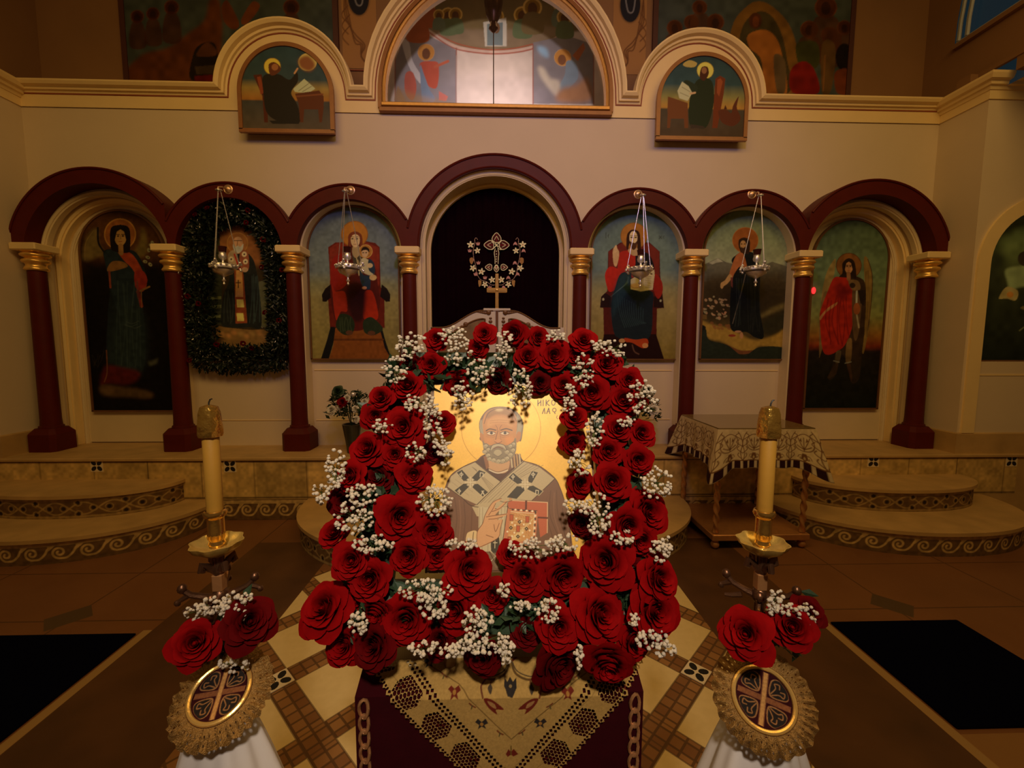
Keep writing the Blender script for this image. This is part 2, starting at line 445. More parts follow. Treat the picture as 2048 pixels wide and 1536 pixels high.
def sweep_xy(mb, path, prof):
    n = len(path); rings = []
    for i, (x, y) in enumerate(path):
        d0 = Vector((x-path[i-1][0], y-path[i-1][1])) if i else None
        d1 = Vector((path[i+1][0]-x, path[i+1][1]-y)) if i < n-1 else None
        d0 = d0 or d1; d1 = d1 or d0; n0 = Vector((d0.y, -d0.x)).normalized(); n1 = Vector((d1.y, -d1.x)).normalized()
        m = (n0+n1); m = m/m.dot(n0)
        rings.append([(x+m.x*a, y+m.y*a, z) for a, z in prof])
    return mb.loft(rings, True, True)
YS = 3.90
PRH = [(0, 3.875), (.02, 3.875), (.03, 3.90), (.05, 3.905), (.055, 3.93), (.085, 3.938), (.10, 3.97), (.10, 3.99), (0, 3.995)]
for s in (-1, 1):
    path = [(s*XR, YW), (s*XR, YS), (s*7.0, YS)]
    if s < 0: path = path[::-1]
    nm = 'right' if s > 0 else 'left'
    sweep_xy(MB(), path, PRH).build('trim_4' if s > 0 else 'trim_5', M['cornice'], kind='structure', angle=25)
    sweep_xy(MB(), path, [(0, 3.80), (.012, 3.80), (.012, 3.9), (0, 3.9)]).build('trim_6' if s > 0 else 'trim_7', M['cornice'], kind='structure', smooth=False)
    mb = MB().add([(s*XR, YW, .3), (s*XR, YS, .3), (s*XR, YS, 3.99), (s*XR, YW, 3.99)], [(0, 1, 2, 3)])
    # front face beyond the return, with an arched niche
    xa = onY(1966, 640, YS)[0]; rn = .50; xn = xa+rn
    op = [(s*xn, rn, 2.36, 1.46)]
    wall_open(mb, min(s*XR, s*7), max(s*XR, s*7), .3, lambda x: 3.99, op, YS, YS+.16, step=.5)
    mb.build('wall_'+nm, M['wall'], smooth=False, kind='structure')
    b = MB().ring_solid(arch_pts(s*xn, 2.36, rn+.12, PZ+.2), arch_pts(s*xn, 2.36, rn, PZ+.2), YS-.02, YS+.03).box(s*xn-rn, s*xn+rn, YS-.005, YS, 1.33, 1.345)
    b.build('trim_8' if s > 0 else 'trim_9', M['cornice'], kind='structure')
    sweep_xy(MB(), path, [(0, PZ), (.02, PZ), (.02, PZ+.19), (.012, PZ+.2), (0, PZ+.2)]).build('baseboard_'+nm, M['stone'], kind='structure', smooth=False)
    # upper side wall with dusk windows
    XU = 4.46
    ub = MB(); w = .0
    if s > 0:
        ub.add([(XU, 4.6, 3.9), (XU, 4.30, 3.9), (XU, 4.30, 6.6), (XU, 4.6, 6.6)], [(0, 1, 2, 3)])
        ub.add([(XU, 4.02, 3.9), (XU, 4.30, 3.9), (XU, 4.30, 4.06), (XU, 4.02, 4.06)], [(0, 1, 2, 3)])
        ub.add([(XU, 4.30, 4.06), (XU, 2.4, 4.06), (XU, 2.4, 4.5), (XU, 4.30, 4.5)], [(0, 1, 2, 3)])
        # arched opening top: spandrel from Y 4.30 to 3.2
        pts = []
        for i in range(21):
            a = math.pi*i/20; pts.append((3.72+.58*math.cos(a), 4.55+1.15*math.sin(a)))
        for p, q in zip(pts, pts[1:]): ub.add([(XU, p[0], p[1]), (XU, q[0], q[1]), (XU, q[0], 6.6), (XU, p[0], 6.6)], [(0, 1, 2, 3)])
        ub.add([(XU, 2.4, 4.5), (XU, 3.14, 4.5), (XU, 3.14, 6.6), (XU, 2.4, 6.6)], [(0, 1, 2, 3)])
        ub.add([(XU, 2.4, 3.9), (XU, 3.66, 3.9), (XU, 3.66, 4.06), (XU, 2.4, 4.06)], [(0, 1, 2, 3)])
        fr = MB(); ring = lambda r1, r2: [(3.72+r1*math.cos(math.pi*i/20), 4.55+r2*math.sin(math.pi*i/20)) for i in range(21)]
        for r, rr in ((.575, 1.145), (.50, 1.04)):
            A = ring(r, rr); fr.tube([(XU+.03, p[0], p[1]) for p in A], .018, 6)
        fr.box(XU+.01, XU+.06, 3.10, 4.30, 4.5, 4.54)
        fo = fr.build('window_1', mat('grey_window_frame', (.42, .45, .48), .4), kind='structure')
        MB().add([(XU+.08, 3.0, 4.4), (XU+.08, 4.4, 4.4), (XU+.08, 4.4, 6.6), (XU+.08, 3.0, 6.6)], [(0, 1, 2, 3)]).build('window_pane', M['dusk'], fo)
        f2 = MB().box(XU-.02, XU+.05, 3.66, 3.74, 3.95, 4.06).box(XU-.02, XU+.05, 4.0, 4.04, 3.95, 4.06)
        f2 = f2.build('window_2', M['upper'], kind='structure', smooth=False)
        MB().add([(XU+.06, 3.6, 3.9), (XU+.06, 4.3, 3.9), (XU+.06, 4.3, 4.1), (XU+.06, 3.6, 4.1)], [(0, 1, 2, 3)]).build('window_pane', M['dusk'], f2)
        sill = MB().box(XU-.04, XU, 2.4, 4.28, 4.46, 4.5).box(XU-.03, XU, 2.4, 4.1, 4.06, 4.10).box(XU-.1, XU, 4.03, 4.15, 3.98, 4.09)
        sill.build('trim_10', M['upper'], kind='structure', smooth=False)
    else:
        ub.add([(-XU, 4.6, 3.9), (-XU, 2.4, 3.9), (-XU, 2.4, 6.6), (-XU, 4.6, 6.6)], [(0, 1, 2, 3)])
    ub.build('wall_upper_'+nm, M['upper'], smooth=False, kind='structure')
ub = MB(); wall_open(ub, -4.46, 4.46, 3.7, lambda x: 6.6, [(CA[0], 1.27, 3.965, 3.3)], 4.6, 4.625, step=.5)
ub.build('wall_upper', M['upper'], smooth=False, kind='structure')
MB().box(-1.30, -1.13, 4.585, 4.6, 4.335, 4.343).box(1.15, 1.33, 4.585, 4.6, 4.345, 4.353).box(-1.6, -1.30, 4.585, 4.6, 4.335, 4.343).build('trim_11', M['groove'], smooth=False, kind='structure')

# red arcade bands + beads
for k, (xc, h, ro, zs, ri) in enumerate(BAYS):
    O, I = [], []
    zlo = 2.50
    for i in range(49):
        a = math.pi*i/48; c, q = math.cos(a), math.sin(a)
        x, z = ro*c, zs+ro*q
        lim_l = h if k != 0 else 9; lim_r = h if k != 6 else 9
        lim_l, lim_r = (9 if k == 0 else h), (9 if k == 6 else h)
        # limits relative to true column lines
        L = SXC[k]-xc if k != 0 else -9; Rr = SXC[k+1]-xc if k != 6 else 9
        if x > Rr: z = zs+(z-zs)*Rr/x; x = Rr
        if x < L: z = zs+(z-zs)*L/x; x = L
        O.append((xc+x, max(zlo, z))); I.append((xc+ri*c, max(zlo, zs+ri*q)))
    a0 = (SXC[k+1] if k != 6 else xc+ro, zlo); a1 = (SXC[k] if k != 0 else xc-ro, zlo)
    O = [a0]+O+[a1]; I = [(xc+ri, zlo)]+I+[(xc-ri, zlo)]
    b = MB().ring_solid(O, I, YA, YW if k in (0, 6) else YA+.065)
    pts = [(xc+(ro-.012)*math.cos(math.pi*i/48), YA-.002, zs+(ro-.012)*math.sin(math.pi*i/48)) for i in range(49)]
    pts = [p for p in pts if SXC[k]-(9 if k == 0 else 0) < p[0] < SXC[k+1]+(9 if k == 6 else 0) and p[2] > zlo]
    b.tube(pts, .011, 6)
    if k == 3:
        b.tube([(xc+(ri+.012)*math.cos(math.pi*i/48), YA-.002, zs+(ri+.012)*math.sin(math.pi*i/48)) for i in range(49)], .008, 6)
    b.build('trim_%d' % (20+k), M['redwood'], kind='structure')
# cream mouldings inside the bays
def moulding(xc, zs, r, w, y0, y1, z0, name, m='cream'):
    o = arch_pts(xc, zs, r+w, z0, 40); i = arch_pts(xc, zs, r, z0, 40)
    b = MB().ring_solid(o, i, y0, y1)
    b.tube([(p[0]*.5+q[0]*.5, y0, p[1]*.5+q[1]*.5) for p, q in zip(o, i)], w*.30, 6)
    return b.build(name, M[m], kind='structure')
moulding(BAYS[3][0], 2.51, .675, .12, YA+.07, YW, PZ, 'trim_30')
moulding(BAYS[3][0], 2.525, .665, .03, YA+.05, YA+.07, PZ, 'trim_70')
moulding(BAYS[3][0], 2.51, .64, .035, YW+.02, YW+.06, PZ, 'trim_31', 'cornice')
for j, k in enumerate((0, 6)):
    xc, zs = BAYS[k][0], 2.40
    moulding(xc, zs, .60, .06, YW-.05, YW, PZ, 'trim_%d' % (32+j))
    moulding(xc, zs, .555, .075, YW+.05, YW+.12, PZ, 'trim_%d' % (34+j), 'cornice')
    moulding(xc, zs, .505, .05, YW+.12, YD, PZ, 'trim_%d' % (36+j))
    d = MB().prism(arch_pts(xc, zs, .62, PZ+.012, 30), YD-.012, YD+.02).build('door_%d' % (j+1), M['cream'], kind='structure', smooth=False)
for j, k in enumerate((1, 2, 4, 5)):
    xc = BAYS[k][0]
    if j: MB().ring_solid(arch_pts(xc, 2.475, .535, PZ, 40), arch_pts(xc, 2.475, .466, PZ, 40), YA+.066, YW).build('trim_%d' % (50+j+10), M['cream'], kind='structure')
    b = MB().box(SXC[k]+.10, SXC[k+1]-.10, YW-.006, YW, 1.345, 1.353).box(SXC[k]+.10, SXC[k+1]-.10, YW-.006, YW, .84, .845)
    b.build('trim_%d' % (40+j), M['cornice'], smooth=False, kind='structure')

# columns
def column():
    t = thing('column', '', 'column')
    s = MB().lathe([(.066, 1.72), (.068, 1.6), (.076, .30), (.080, .24), (.090, .235), (.092, .215)], n=20).build('shaft', M['redwood'], t)
    b = MB(); z0 = 0
    def octo(w, c, z): return [(-w+c, -w, z), (w-c, -w, z), (w, -w+c, z), (w, w-c, z), (w-c, w, z), (-w+c, w, z), (-w, w-c, z), (-w, -w+c, z)]
    b.loft([octo(.13, .035, 0), octo(.13, .035, .165), octo(.095, .03, .215)], True, True); b.build('base', M['redwood'], t, smooth=False)
    c = MB().lathe([(.068, 1.69), (.084, 1.695), (.088, 1.708), (.080, 1.72), (.072, 1.735), (.072, 1.745), (.080, 1.757), (.096, 1.765), (.100, 1.777), (.094, 1.79), (.078, 1.795), (.074, 1.805), (.088, 1.813), (.104, 1.822), (.107, 1.834), (.098, 1.845), (.084, 1.85), (.098, 1.858), (.110, 1.866)], n=24)
    cc = c.build('capital', M['gold'], t, angle=60)
    MB().box(-.115, .115, -.115, .115, 1.865, 1.93, .008).build('abacus', M['cornice'], t, smooth=False)
    return t
c0 = column()
CL = ['dark red column at the far left end of the arcade',
      'dark red column between the left winged figure door and the garlanded picture',
      'dark red column between the garlanded picture and the mother and child picture',
      'dark red column immediately left of the dark central curtained opening',
      'dark red column immediately right of the dark central curtained opening',
      'dark red column between the seated red-robed figure and the standing figure in a landscape',
      'dark red column left of the red-cloaked winged figure, above the cloth-covered table',
      'dark red column at the far right end of the arcade']
for i, x in enumerate(SXC):
    o = c0 if i == 0 else copy_tree(c0)
    o.location = (x, YC-.005, PZ); o['label'] = CL[i]; o['group'] = 'columns of the arcade'; o['kind'] = 'thing'

# ============ FLOOR ============
n = NT('floor_stone'); P = n.pos(); ax = n.M('ABSOLUTE', P[0]); y = P[1]
u = n.M('MULTIPLY', n.M('ADD', ax, y), .70711); v = n.M('MULTIPLY', n.M('SUBTRACT', y, ax), .70711)
def cell(q, c0, p):
    t = n.M('DIVIDE', n.M('SUBTRACT', q, c0), p); r = n.M('ROUND', t)
    return n.M('MULTIPLY', n.M('ABSOLUTE', n.M('SUBTRACT', t, r)), p)
def lt(a, b): return n.M('LESS_THAN', a, b)
def gt(a, b): return n.M('GREATER_THAN', a, b)
def mul(a, b): return n.M('MULTIPLY', a, b)
def mx(a, b): return n.M('MAXIMUM', a, b)
du, dv = cell(u, 2.086, .437), cell(v, .655, .437)
band = mx(lt(du, .056), lt(dv, .056))
panel = mul(lt(ax, 1.245), mul(lt(y, 2.95), gt(y, .2)))
# little mosaic tiles
def frac(q, p): return n.M('FRACT', n.M('DIVIDE', q, p))
fu, fv = frac(n.M('ADD', u, .0), .056), frac(n.M('ADD', v, .012), .056)
grout = mx(mx(lt(fu, .09), gt(fu, .91)), mx(lt(fv, .09), gt(fv, .91)))
wn = n.n('ShaderNodeTexWhiteNoise'); wn.noise_dimensions = '2D'
cx = n.n('ShaderNodeCombineXYZ'); n.l(n.M('FLOOR', n.M('DIVIDE', u, .056)), cx.inputs[0]); n.l(n.M('FLOOR', n.M('DIVIDE', n.M('ADD', v, .012), .056)), cx.inputs[1]); n.l(cx.outputs[0], wn.inputs[0])
big = n.noise(2.2, 5); fine = n.noise(30, 4)
tile = n.mix(wn.outputs[0], (.20, .085, .028), (.36, .18, .06)); tile = n.mix(mul(grout, .8), tile, (.08, .04, .015))
cream = n.mix(fine, (.66, .50, .22), (.78, .60, .29))
edge = mul(mx(lt(n.M('ABSOLUTE', n.M('SUBTRACT', du, .056)), .004), lt(n.M('ABSOLUTE', n.M('SUBTRACT', dv, .056)), .004)), 1.)
pan = n.mix(band, cream, tile); pan = n.mix(mul(edge, .7), pan, (.1, .05, .02))
slab = n.mix(big, (.14, .056, .022), (.27, .118, .048)); slab = n.mix(mul(fine, .5), slab, (.17, .070, .028))
def seam(q, c, w=.005): return lt(n.M('ABSOLUTE', n.M('SUBTRACT', q, c)), w)
out = gt(ax, 1.245)
sm = mx(mx(seam(ax, 2.47), seam(ax, 1.90)), mx(mul(seam(y, 2.42), gt(ax, 1.9)), mx(mul(seam(y, 2.95), gt(ax, 1.245)), mul(seam(y, 1.2), gt(ax, 1.245)))))
sm = mx(sm, seam(ax, 1.25)); sm = mx(sm, mul(seam(ax, 3.35), gt(y, 2.42)))
slab = n.mix(mul(sm, .7), slab, (.05, .025, .01))
strip = mul(lt(n.M('ABSOLUTE', n.M('SUBTRACT', ax, 1.93)), .024), lt(y, 2.33)); slab = n.mix(strip, slab, (.38, .24, .10))
lower = mul(lt(y, 1.58), gt(ax, 1.95)); slab = n.mix(mul(lower, .6), slab, (.34, .19, .07))
dd = n.M('ADD', n.M('ABSOLUTE', n.M('SUBTRACT', ax, 2.47)), n.M('ABSOLUTE', n.M('SUBTRACT', y, 2.44)))
dsq = mul(lt(dd, .14), gt(n.M('SUBTRACT', y, n.M('MULTIPLY', n.M('SUBTRACT', 2.47, ax), 1.0)), 2.36)); slab = n.mix(dsq, slab, (.09, .055, .03))
dk = mul(mul(gt(ax, 1.245), lt(ax, 1.9)), lt(y, 3.4)); slab = n.mix(dk, slab, n.mix(n.noise(3.5, 6), (.035, .017, .008), (.15, .066, .028)))
col = n.mix(panel, slab, pan)
n.set(col=col, rough=.42); n.bump(fine, .15, .003)
MB().add([(-9, -3, 0), (9, -3, 0), (9, 6, 0), (-9, 6, 0)], [(0, 1, 2, 3)]).build('floor', n.m, kind='structure', smooth=False)
# quatrefoil cross tiles laid at the crossings of the tile bands
def cross_tile(name, loc, axis, size, label, group):
    b = MB().box(-size, size, -size, size, 0, .003)
    e = b.build(name, M['cream'], None, smooth=False, label=label, cat='tile', group=group, kind='thing')
    p = MB()
    for k in range(4):
        a = math.pi/4+k*math.pi/2; c, s = math.cos(a), math.sin(a); L = size*1.15; w = size*.32; pts = []
        for i in range(10):
            t = 2*math.pi*i/10; x = L*.56+L*.40*math.cos(t); yy = w*math.sin(t); pts.append((x*c-yy*s, x*s+yy*c))
        nn = len(pts); p.add([(x, yy, .005) for x, yy in pts]+[(x, yy, .003) for x, yy in pts], [tuple(range(nn))]+[(i, (i+1) % nn, nn+(i+1) % nn, nn+i) for i in range(nn)])
    p.build('petal_inlay', M['black'], e, smooth=False)
    e.location = loc
    if axis == 'y': e.rotation_euler = (math.pi/2, 0, 0)
    else: e.rotation_euler = (0, 0, math.pi/4)
    return e
cross_tile('floor_tile', (-1.012, 1.94, .001), 'z', .055, 'cream floor tile with dark four-petal inlay left of the rose-decked stand', 'petal tiles in the floor')
cross_tile('floor_tile', (1.012, 1.94, .001), 'z', .055, 'cream floor tile with dark four-petal inlay right of the rose-decked stand', 'petal tiles in the floor')
for (px, py), lb in (((192, 932), 'small petal tile in the platform face behind the left curved steps'), ((459, 933), 'small petal tile in the platform face just right of the left candle'),
                     ((1748, 923), 'small petal tile in the platform face above the right curved steps'), ((2025, 922), 'small petal tile in the platform face at the far right edge')):
    p = onY(px, py, PF-.01)
    cross_tile('wall_tile', (p[0], PF-.001, p[2]), 'y', .055, lb, 'petal tiles in the platform face')

# platform and curved steps
b = MB().box(-7, 7, PF, 4.6, 0, PZ-.03).box(-7, 7, PF-.02, 4.6, PZ-.03, PZ, .006)
b.build('stone_platform', M['stone'], smooth=False, kind='structure')
def riser_face():
    W, Hh = 10.0, .355
    c = Canvas((-5, PF-.002, .2), (1, 0, 0), (0, 0, 1), W, Hh, .008, bg=(.60, .41, .15))
    for i in range(22):
        x0 = -5+i*.47+RS.rand()*.05-(-5); k = .8+RS.rand()*.4
        c.poly([(x0, 0), (x0+.47, 0), (x0+.47, Hh), (x0, Hh)], (.60*k, .41*k, .15*k), local=True)
    for i in range(22):
        x0 = i*.47; c.line([(x0, 0), (x0, Hh)], .006, (.10, .06, .03), sm=False)
    c.line([(0, .01), (W, .01)], .012, (.10, .06, .03), sm=False); c.line([(0, Hh-.005), (W, Hh-.005)], .012, (.10, .06, .03), sm=False)
    c.noise(.25, 9); c.noise(.2, 3); return c
riser_face().build('trim_50', M['riser'], kind='structure')
def wave_canvas(W, h=.19, per=.167, flip=1):
    c = Canvas((0, 0, 0), (1, 0, 0), (0, 0, 1), W, h, .0045, bg=(.15, .085, .035))
    cr = (.56, .38, .16); s = h/.19
    n_ = int(round(W/per)); per = W/n_
    c.poly([(0, h*.80), (W, h*.80), (W, h*.97), (0, h*.97)], cr, local=True)
    for i in range(-1, n_+1):
        cx = (i+.45)*per; R0 = .052*s; cy = h*.50
        pts = [(cx+per*.86, h*.86), (cx+per*.62, h*.70), (cx+per*.46, h*.42), (cx+per*.25, h*.24)]
        for k in range(26):
            a = -math.pi*.5-k*.34; r = R0*(1-.78*k/25); pts.append((cx+r*math.cos(a), cy+r*math.sin(a)))
        q = [(x if flip > 0 else W-x, y) for x, y in pts]
        c.line(q, .017*s, cr, sm=True)
        tri = [(cx+per*.92, h*.86), (cx+per*.55, h*.86), (cx+per*.64, h*.66), (cx+per*.58, h*.55), (cx+per*.75, h*.7)]
        c.poly([(x if flip > 0 else W-x, y) for x, y in tri], cr, local=True)
    c.noise(.3, 5); return c
wc = wave_canvas(5.0, .19)
wc.O = np.array([-2.5, PF-.004, .003]); wc.build('trim_51', M['riser'], kind='structure')
def lace_canvas(W, h=.185):
    c = Canvas((0, 0, 0), (1, 0, 0), (0, 0, 1), W, h, .005, bg=(.16, .09, .035))
    cr = (.36, .24, .10); per = .21; n_ = int(W/per)+1
    c.line([(0, h*.9), (W, h*.9)], .02, cr, sm=False); c.line([(0, h*.08), (W, h*.08)], .02, cr, sm=False)
    for ph in (0, math.pi):
        c.line([(W*i/(n_*8), h*.5+h*.3*math.sin(math.pi*2*i/16+ph)) for i in range(n_*8+1)], .012, cr)
    for i in range(n_*2):
        x = i*per/2*1.0
        for q in ((.5,) if i % 3 else (.78, .22)):
            t = np.linspace(0, 2*np.pi, 8, endpoint=False); c.poly(np.stack([x+.016*np.cos(t), h*q+.016*np.sin(t)], 1), (.03, .02, .015), local=True)
            c.line(np.stack([x+.026*np.cos(t), h*q+.026*np.sin(t)], 1), .007, cr, closed=True)
    c.noise(.3, 5); return c
def ell_step(name, xc, a, bq, z0, z1, deco, flip=1):
    N = 48; th = [math.pi+math.pi*i/N for i in range(N+1)]
    pw = .9
    def P(t, k=0): return (xc+(a+k)*math.copysign(abs(math.cos(t))**pw, math.cos(t)), PF+(bq+k)*(-abs(math.sin(t))**pw))
    m = MB(); out = [P(t) for t in th]; ou2 = [P(t, .025) for t in th]
    for zz0, zz1, oo in ((z0, z1-.028, out), (z1-.028, z1, ou2)):
        v = [(x, y, zz0) for x, y in oo]+[(x, y, zz1) for x, y in oo]; nn = len(oo)
        m.add(v, [tuple(range(nn, 2*nn))]+[(i, i+1, nn+i+1, nn+i) for i in range(nn-1)])
        if zz0 > z0: m.add([(x, y, zz0) for x, y in oo], [tuple(range(nn))])
    o = m.build(name, M['stone'], kind='structure', angle=30)
    L = [0]
    for p, q in zip(out, out[1:]): L.append(L[-1]+math.hypot(q[0]-p[0], q[1]-p[1]))
    c = wave_canvas(L[-1], z1-z0-.03, flip=flip) if deco == 'wave' else lace_canvas(L[-1], z1-z0-.03)
    xs = np.array([p[0] for p in out]); ys = np.array([p[1] for p in out])
    def fn(U, V):
        x = np.interp(U, L, xs); y = np.interp(U, L, ys); dx = (x-xc)/a**2; dy = (y-PF)/bq**2; d = np.hypot(dx, dy)+1e-9
        return np.stack([x+dx/d*.004, y+dy/d*.004, z0+V], -1)
    c.build('carved_frieze', M['riser'], o, fn=fn)
ell_step('curved_step', -3.58, 1.06, .80, 0, .195, 'wave')
ell_step('curved_step', 3.56, 1.08, .82, 0, .195, 'wave')
ell_step('curved_step', -3.62, .80, .42, .195, .39, 'lace')
ell_step('curved_step', 3.62, .80, .42, .195, .39, 'lace')
ell_step('curved_step', 0.02, 1.70, 1.12, 0, .195, 'lace')
ell_step('curved_step', 0.02, 1.25, .70, .195, .39, 'wave')
# carpets
for s, lb in ((-1, 'navy blue carpet mat on the stone floor at the lower left'), (1, 'navy blue carpet mat on the stone floor at the lower right')):
    x0, x1 = sorted((s*1.962, s*2.72 if s > 0 else -2.75))
    MB().box(x0, x1, 1.60, 2.292, .001, .012, .004).build('carpet_mat', M['navy'], smooth=False, label=lb, cat='carpet', group='navy carpet mats')

# ============ PAINTED PANELS ============
def face(c, x, y, w, h, skin, hair, beard=None, dark=(40, 20, 10)):
    c.ell(x, y, w, h, skin)
    c.poly([(x-w*1.15, y+h*.9), (x-w*1.25, y-h*.3), (x-w*.8, y-h*1.2), (x, y-h*1.4), (x+w*.8, y-h*1.2), (x+w*1.25, y-h*.3), (x+w*1.15, y+h*.9), (x+w*.85, y+h*.1), (x+w*.6, y-h*.6), (x, y-h*.85), (x-w*.6, y-h*.6), (x-w*.85, y+h*.1)], hair)
    if beard: c.poly([(x-w*.8, y+h*.35), (x-w*.3, y+h*.5), (x, y+h*.4), (x+w*.3, y+h*.5), (x+w*.8, y+h*.35), (x+w*.5, y+h*1.1), (x, y+h*1.4), (x-w*.5, y+h*1.1)], beard, sm=True)
    for s in (-1, 1):
        c.line([(x+s*w*.18, y-h*.28), (x+s*w*.62, y-h*.28)], h*.10, dark, sm=False)
        c.ell(x+s*w*.40, y-h*.10, w*.20, h*.10, dark)
    c.line([(x, y-h*.2), (x+w*.06, y+h*.25)], h*.07, tuple(int(q*.6) for q in skin), sm=False)
    c.line([(x-w*.25, y+h*.52), (x+w*.25, y+h*.52)], h*.08, (110, 35, 20), sm=False)
def halo(c, x, y, r, col, rim, w=.06):
    c.ell(x, y, r, r, rim); c.ell(x, y, r*(1-w), r*(1-w), col)
def folds(c, x0, y0, x1, y1, n, col, w, jit, a=.6):
    for i in range(n):
        t = (i+.5)/n; xa = x0+(x1-x0)*t; c.line([(xa+RS.randn()*jit, y0+RS.rand()*jit*3), (xa+RS.randn()*jit, (y0+y1)/2), (xa+RS.randn()*jit*1.5, y1-RS.rand()*jit*3)], w, col, a=a)
def icon_panel(x0, x1, Y, z0, zap, view, wallpx, bg, label, res=.0048, cat='painting'):
    w = x1-x0; r = w/2; zs = zap-r
    c = Canvas((x0, Y, z0), (1, 0, 0), (0, 0, 1), w, zap-z0, res, view, wallpx, bg); c.arch(r, zs-z0, r-.002)
    c.meta = (x0, x1, Y, z0, zs, r, label); return c
def finish_panel(c, frame=M['walnut'], fw=.012, group='arched painted panels of the arcade'):
    x0, x1, Y, z0, zs, r, label = c.meta; xc = (x0+x1)/2
    t = thing('icon_painting', label, 'painting', (xc, Y, z0), group)
    def loc(o): o.matrix_parent_inverse = Matrix.Translation((-xc, -Y, -z0)); return o
    loc(c.build('painted_panel', M['paint'], t, off=.001))
    loc(MB().prism(arch_pts(xc, zs, r, z0, 30), Y, min(YW, Y+.10) if Y < YW and Y > YS+.3 and Y < YD-.1 else Y+.02).build('backing_board', M['walnut'], t, smooth=False))
    loc(MB().ring_solid(arch_pts(xc, zs, r+fw, z0-.003, 40), arch_pts(xc, zs, r-.006, z0-.003, 40), Y-.012, Y+.02).box(x0-fw, x1+fw, Y-.012, Y+.02, z0-fw, z0+.004).build('frame', frame, t, smooth=False))
    return t
GO = (165, 95, 35)
# --- left winged figure (door) ---
c = icon_panel(-4.09, -3.28, YD-.035, .925, 2.905, (150, 400, 3.49), (152, 112, 84), (14, 8, 5), 'tall dark arched painting of a winged haloed figure in dark robes at the far left')
c.poly([(40, 60), (620, 60), (620, 420), (420, 560), (60, 500)], (70, 35, 12), soft=14); c.poly([(50, 420), (620, 430), (660, 1480), (100, 1480)], (14, 8, 6), soft=10)
c.poly([(60, 420), (70, 300), (110, 220), (160, 200), (165, 300), (205, 370), (150, 400)], (92, 66, 32), sm=True, soft=3)
c.poly([(470, 190), (500, 260), (500, 360), (450, 400), (420, 360), (450, 300)], (92, 66, 28), sm=True, soft=3)
c.line([(160, 195), (165, 300), (210, 370)], 14, (22, 15, 10)); c.line([(70, 420), (75, 300), (130, 215)], 5, (110, 78, 40))
halo(c, 315, 240, 112, (122, 62, 22), (146, 88, 36), .08)
c.poly([(200, 360), (290, 340), (370, 345), (430, 370), (480, 460), (500, 560), (470, 640), (480, 1180), (240, 1180), (230, 800), (245, 640), (225, 480)], (22, 24, 24), sm=True)
c.poly([(205, 370), (290, 350), (340, 420), (410, 500), (430, 640), (400, 800), (300, 780), (240, 560)], (26, 30, 32), sm=True)
c.poly([(290, 345), (340, 350), (400, 380), (450, 450), (490, 540), (500, 600), (470, 640), (430, 620), (440, 560), (400, 480), (340, 420)], (124, 42, 16), sm=True)
c.poly([(420, 500), (480, 500), (505, 570), (460, 630), (420, 600)], (118, 30, 18), sm=True); c.line([(440, 640), (465, 740)], 24, (96, 28, 16))
c.line([(463, 640), (466, 750)], 5, (120, 66, 30)); c.poly([(225, 480), (260, 430), (330, 430), (370, 460), (330, 480), (240, 500)], (104, 62, 28), sm=True)
c.line([(240, 500), (248, 610)], 14, (110, 44, 24)); c.line([(455, 635), (520, 605)], 12, (110, 68, 34))
c.poly([(250, 330), (250, 200), (315, 175), (380, 200), (385, 340), (360, 370), (280, 360)], (20, 11, 7), sm=True)
face(c, 318, 258, 42, 62, (140, 92, 46), (18, 10, 6)); c.line([(320, 320), (322, 370)], 34, (120, 74, 36), sm=False)
for x, y in ((530, 315), (515, 350), (508, 400), (490, 430), (525, 450), (540, 300)): c.ell(x, y, 16, 11, (118, 98, 66), rot=RS.rand()*90); c.ell(x+4, y+2, 5, 4, (40, 30, 20))
c.poly([(290, 800), (470, 790), (480, 1180), (260, 1180)], (30, 34, 33), sm=True, soft=8); folds(c, 290, 560, 460, 1180, 9, (46, 50, 46), 6, 10, .45)
for x, y in ((400, 850), (420, 880), (390, 870)): c.line([(x-40, y), (x, y+14), (x+45, y-5)], 4, (60, 62, 54), a=.7)
c.poly([(215, 1160), (330, 1170), (450, 1200), (430, 1260), (350, 1290), (260, 1280), (180, 1290)], (70, 16, 12), sm=True, soft=3)
c.line([(220, 1050), (225, 1200), (205, 1270)], 8, (96, 50, 30)); c.poly([(180, 1295), (300, 1300), (450, 1320), (545, 1350), (520, 1385), (380, 1375), (200, 1365)], (70, 44, 22), sm=True, soft=3)
c.ell(230, 1325, 50, 28, (88, 56, 30), soft=3); c.poly([(510, 1130), (580, 1105), (575, 1140), (520, 1160)], (62, 54, 40), soft=2); folds(c, 110, 1050, 200, 1180, 5, (40, 30, 18), 4, 14)
c.noise(.25, 7); finish_panel(c)
# --- garlanded saint ---
c = icon_panel(-2.90, -2.02, YW-.03, 1.46, 2.93, (360, 370, 4.042), (148, 110, 82), (58, 36, 18), 'arched painting of a bearded bishop in robes hung inside a dark green garland')
c.poly([(220, 300), (700, 300), (700, 1300), (220, 1300)], (50, 34, 18)); c.poly([(320, 350), (520, 320), (640, 480), (660, 640), (560, 640), (330, 560)], (120, 66, 30), soft=5, sm=True)
c.poly([(240, 380), (320, 400), (330, 700), (240, 800)], (52, 44, 24)); c.poly([(230, 720), (340, 700), (340, 1130), (230, 1120)], (44, 40, 26))
for y in (905, 975, 1055): c.poly([(220, y), (335, y-6), (335, y+18), (220, y+22)], (92, 84, 50))
c.poly([(640, 780), (700, 770), (700, 1150), (650, 1150), (615, 880)], (82, 72, 46)); c.poly([(235, 1130), (360, 1150), (560, 1170), (720, 1180), (720, 1300), (300, 1290)], (110, 72, 34), sm=True)
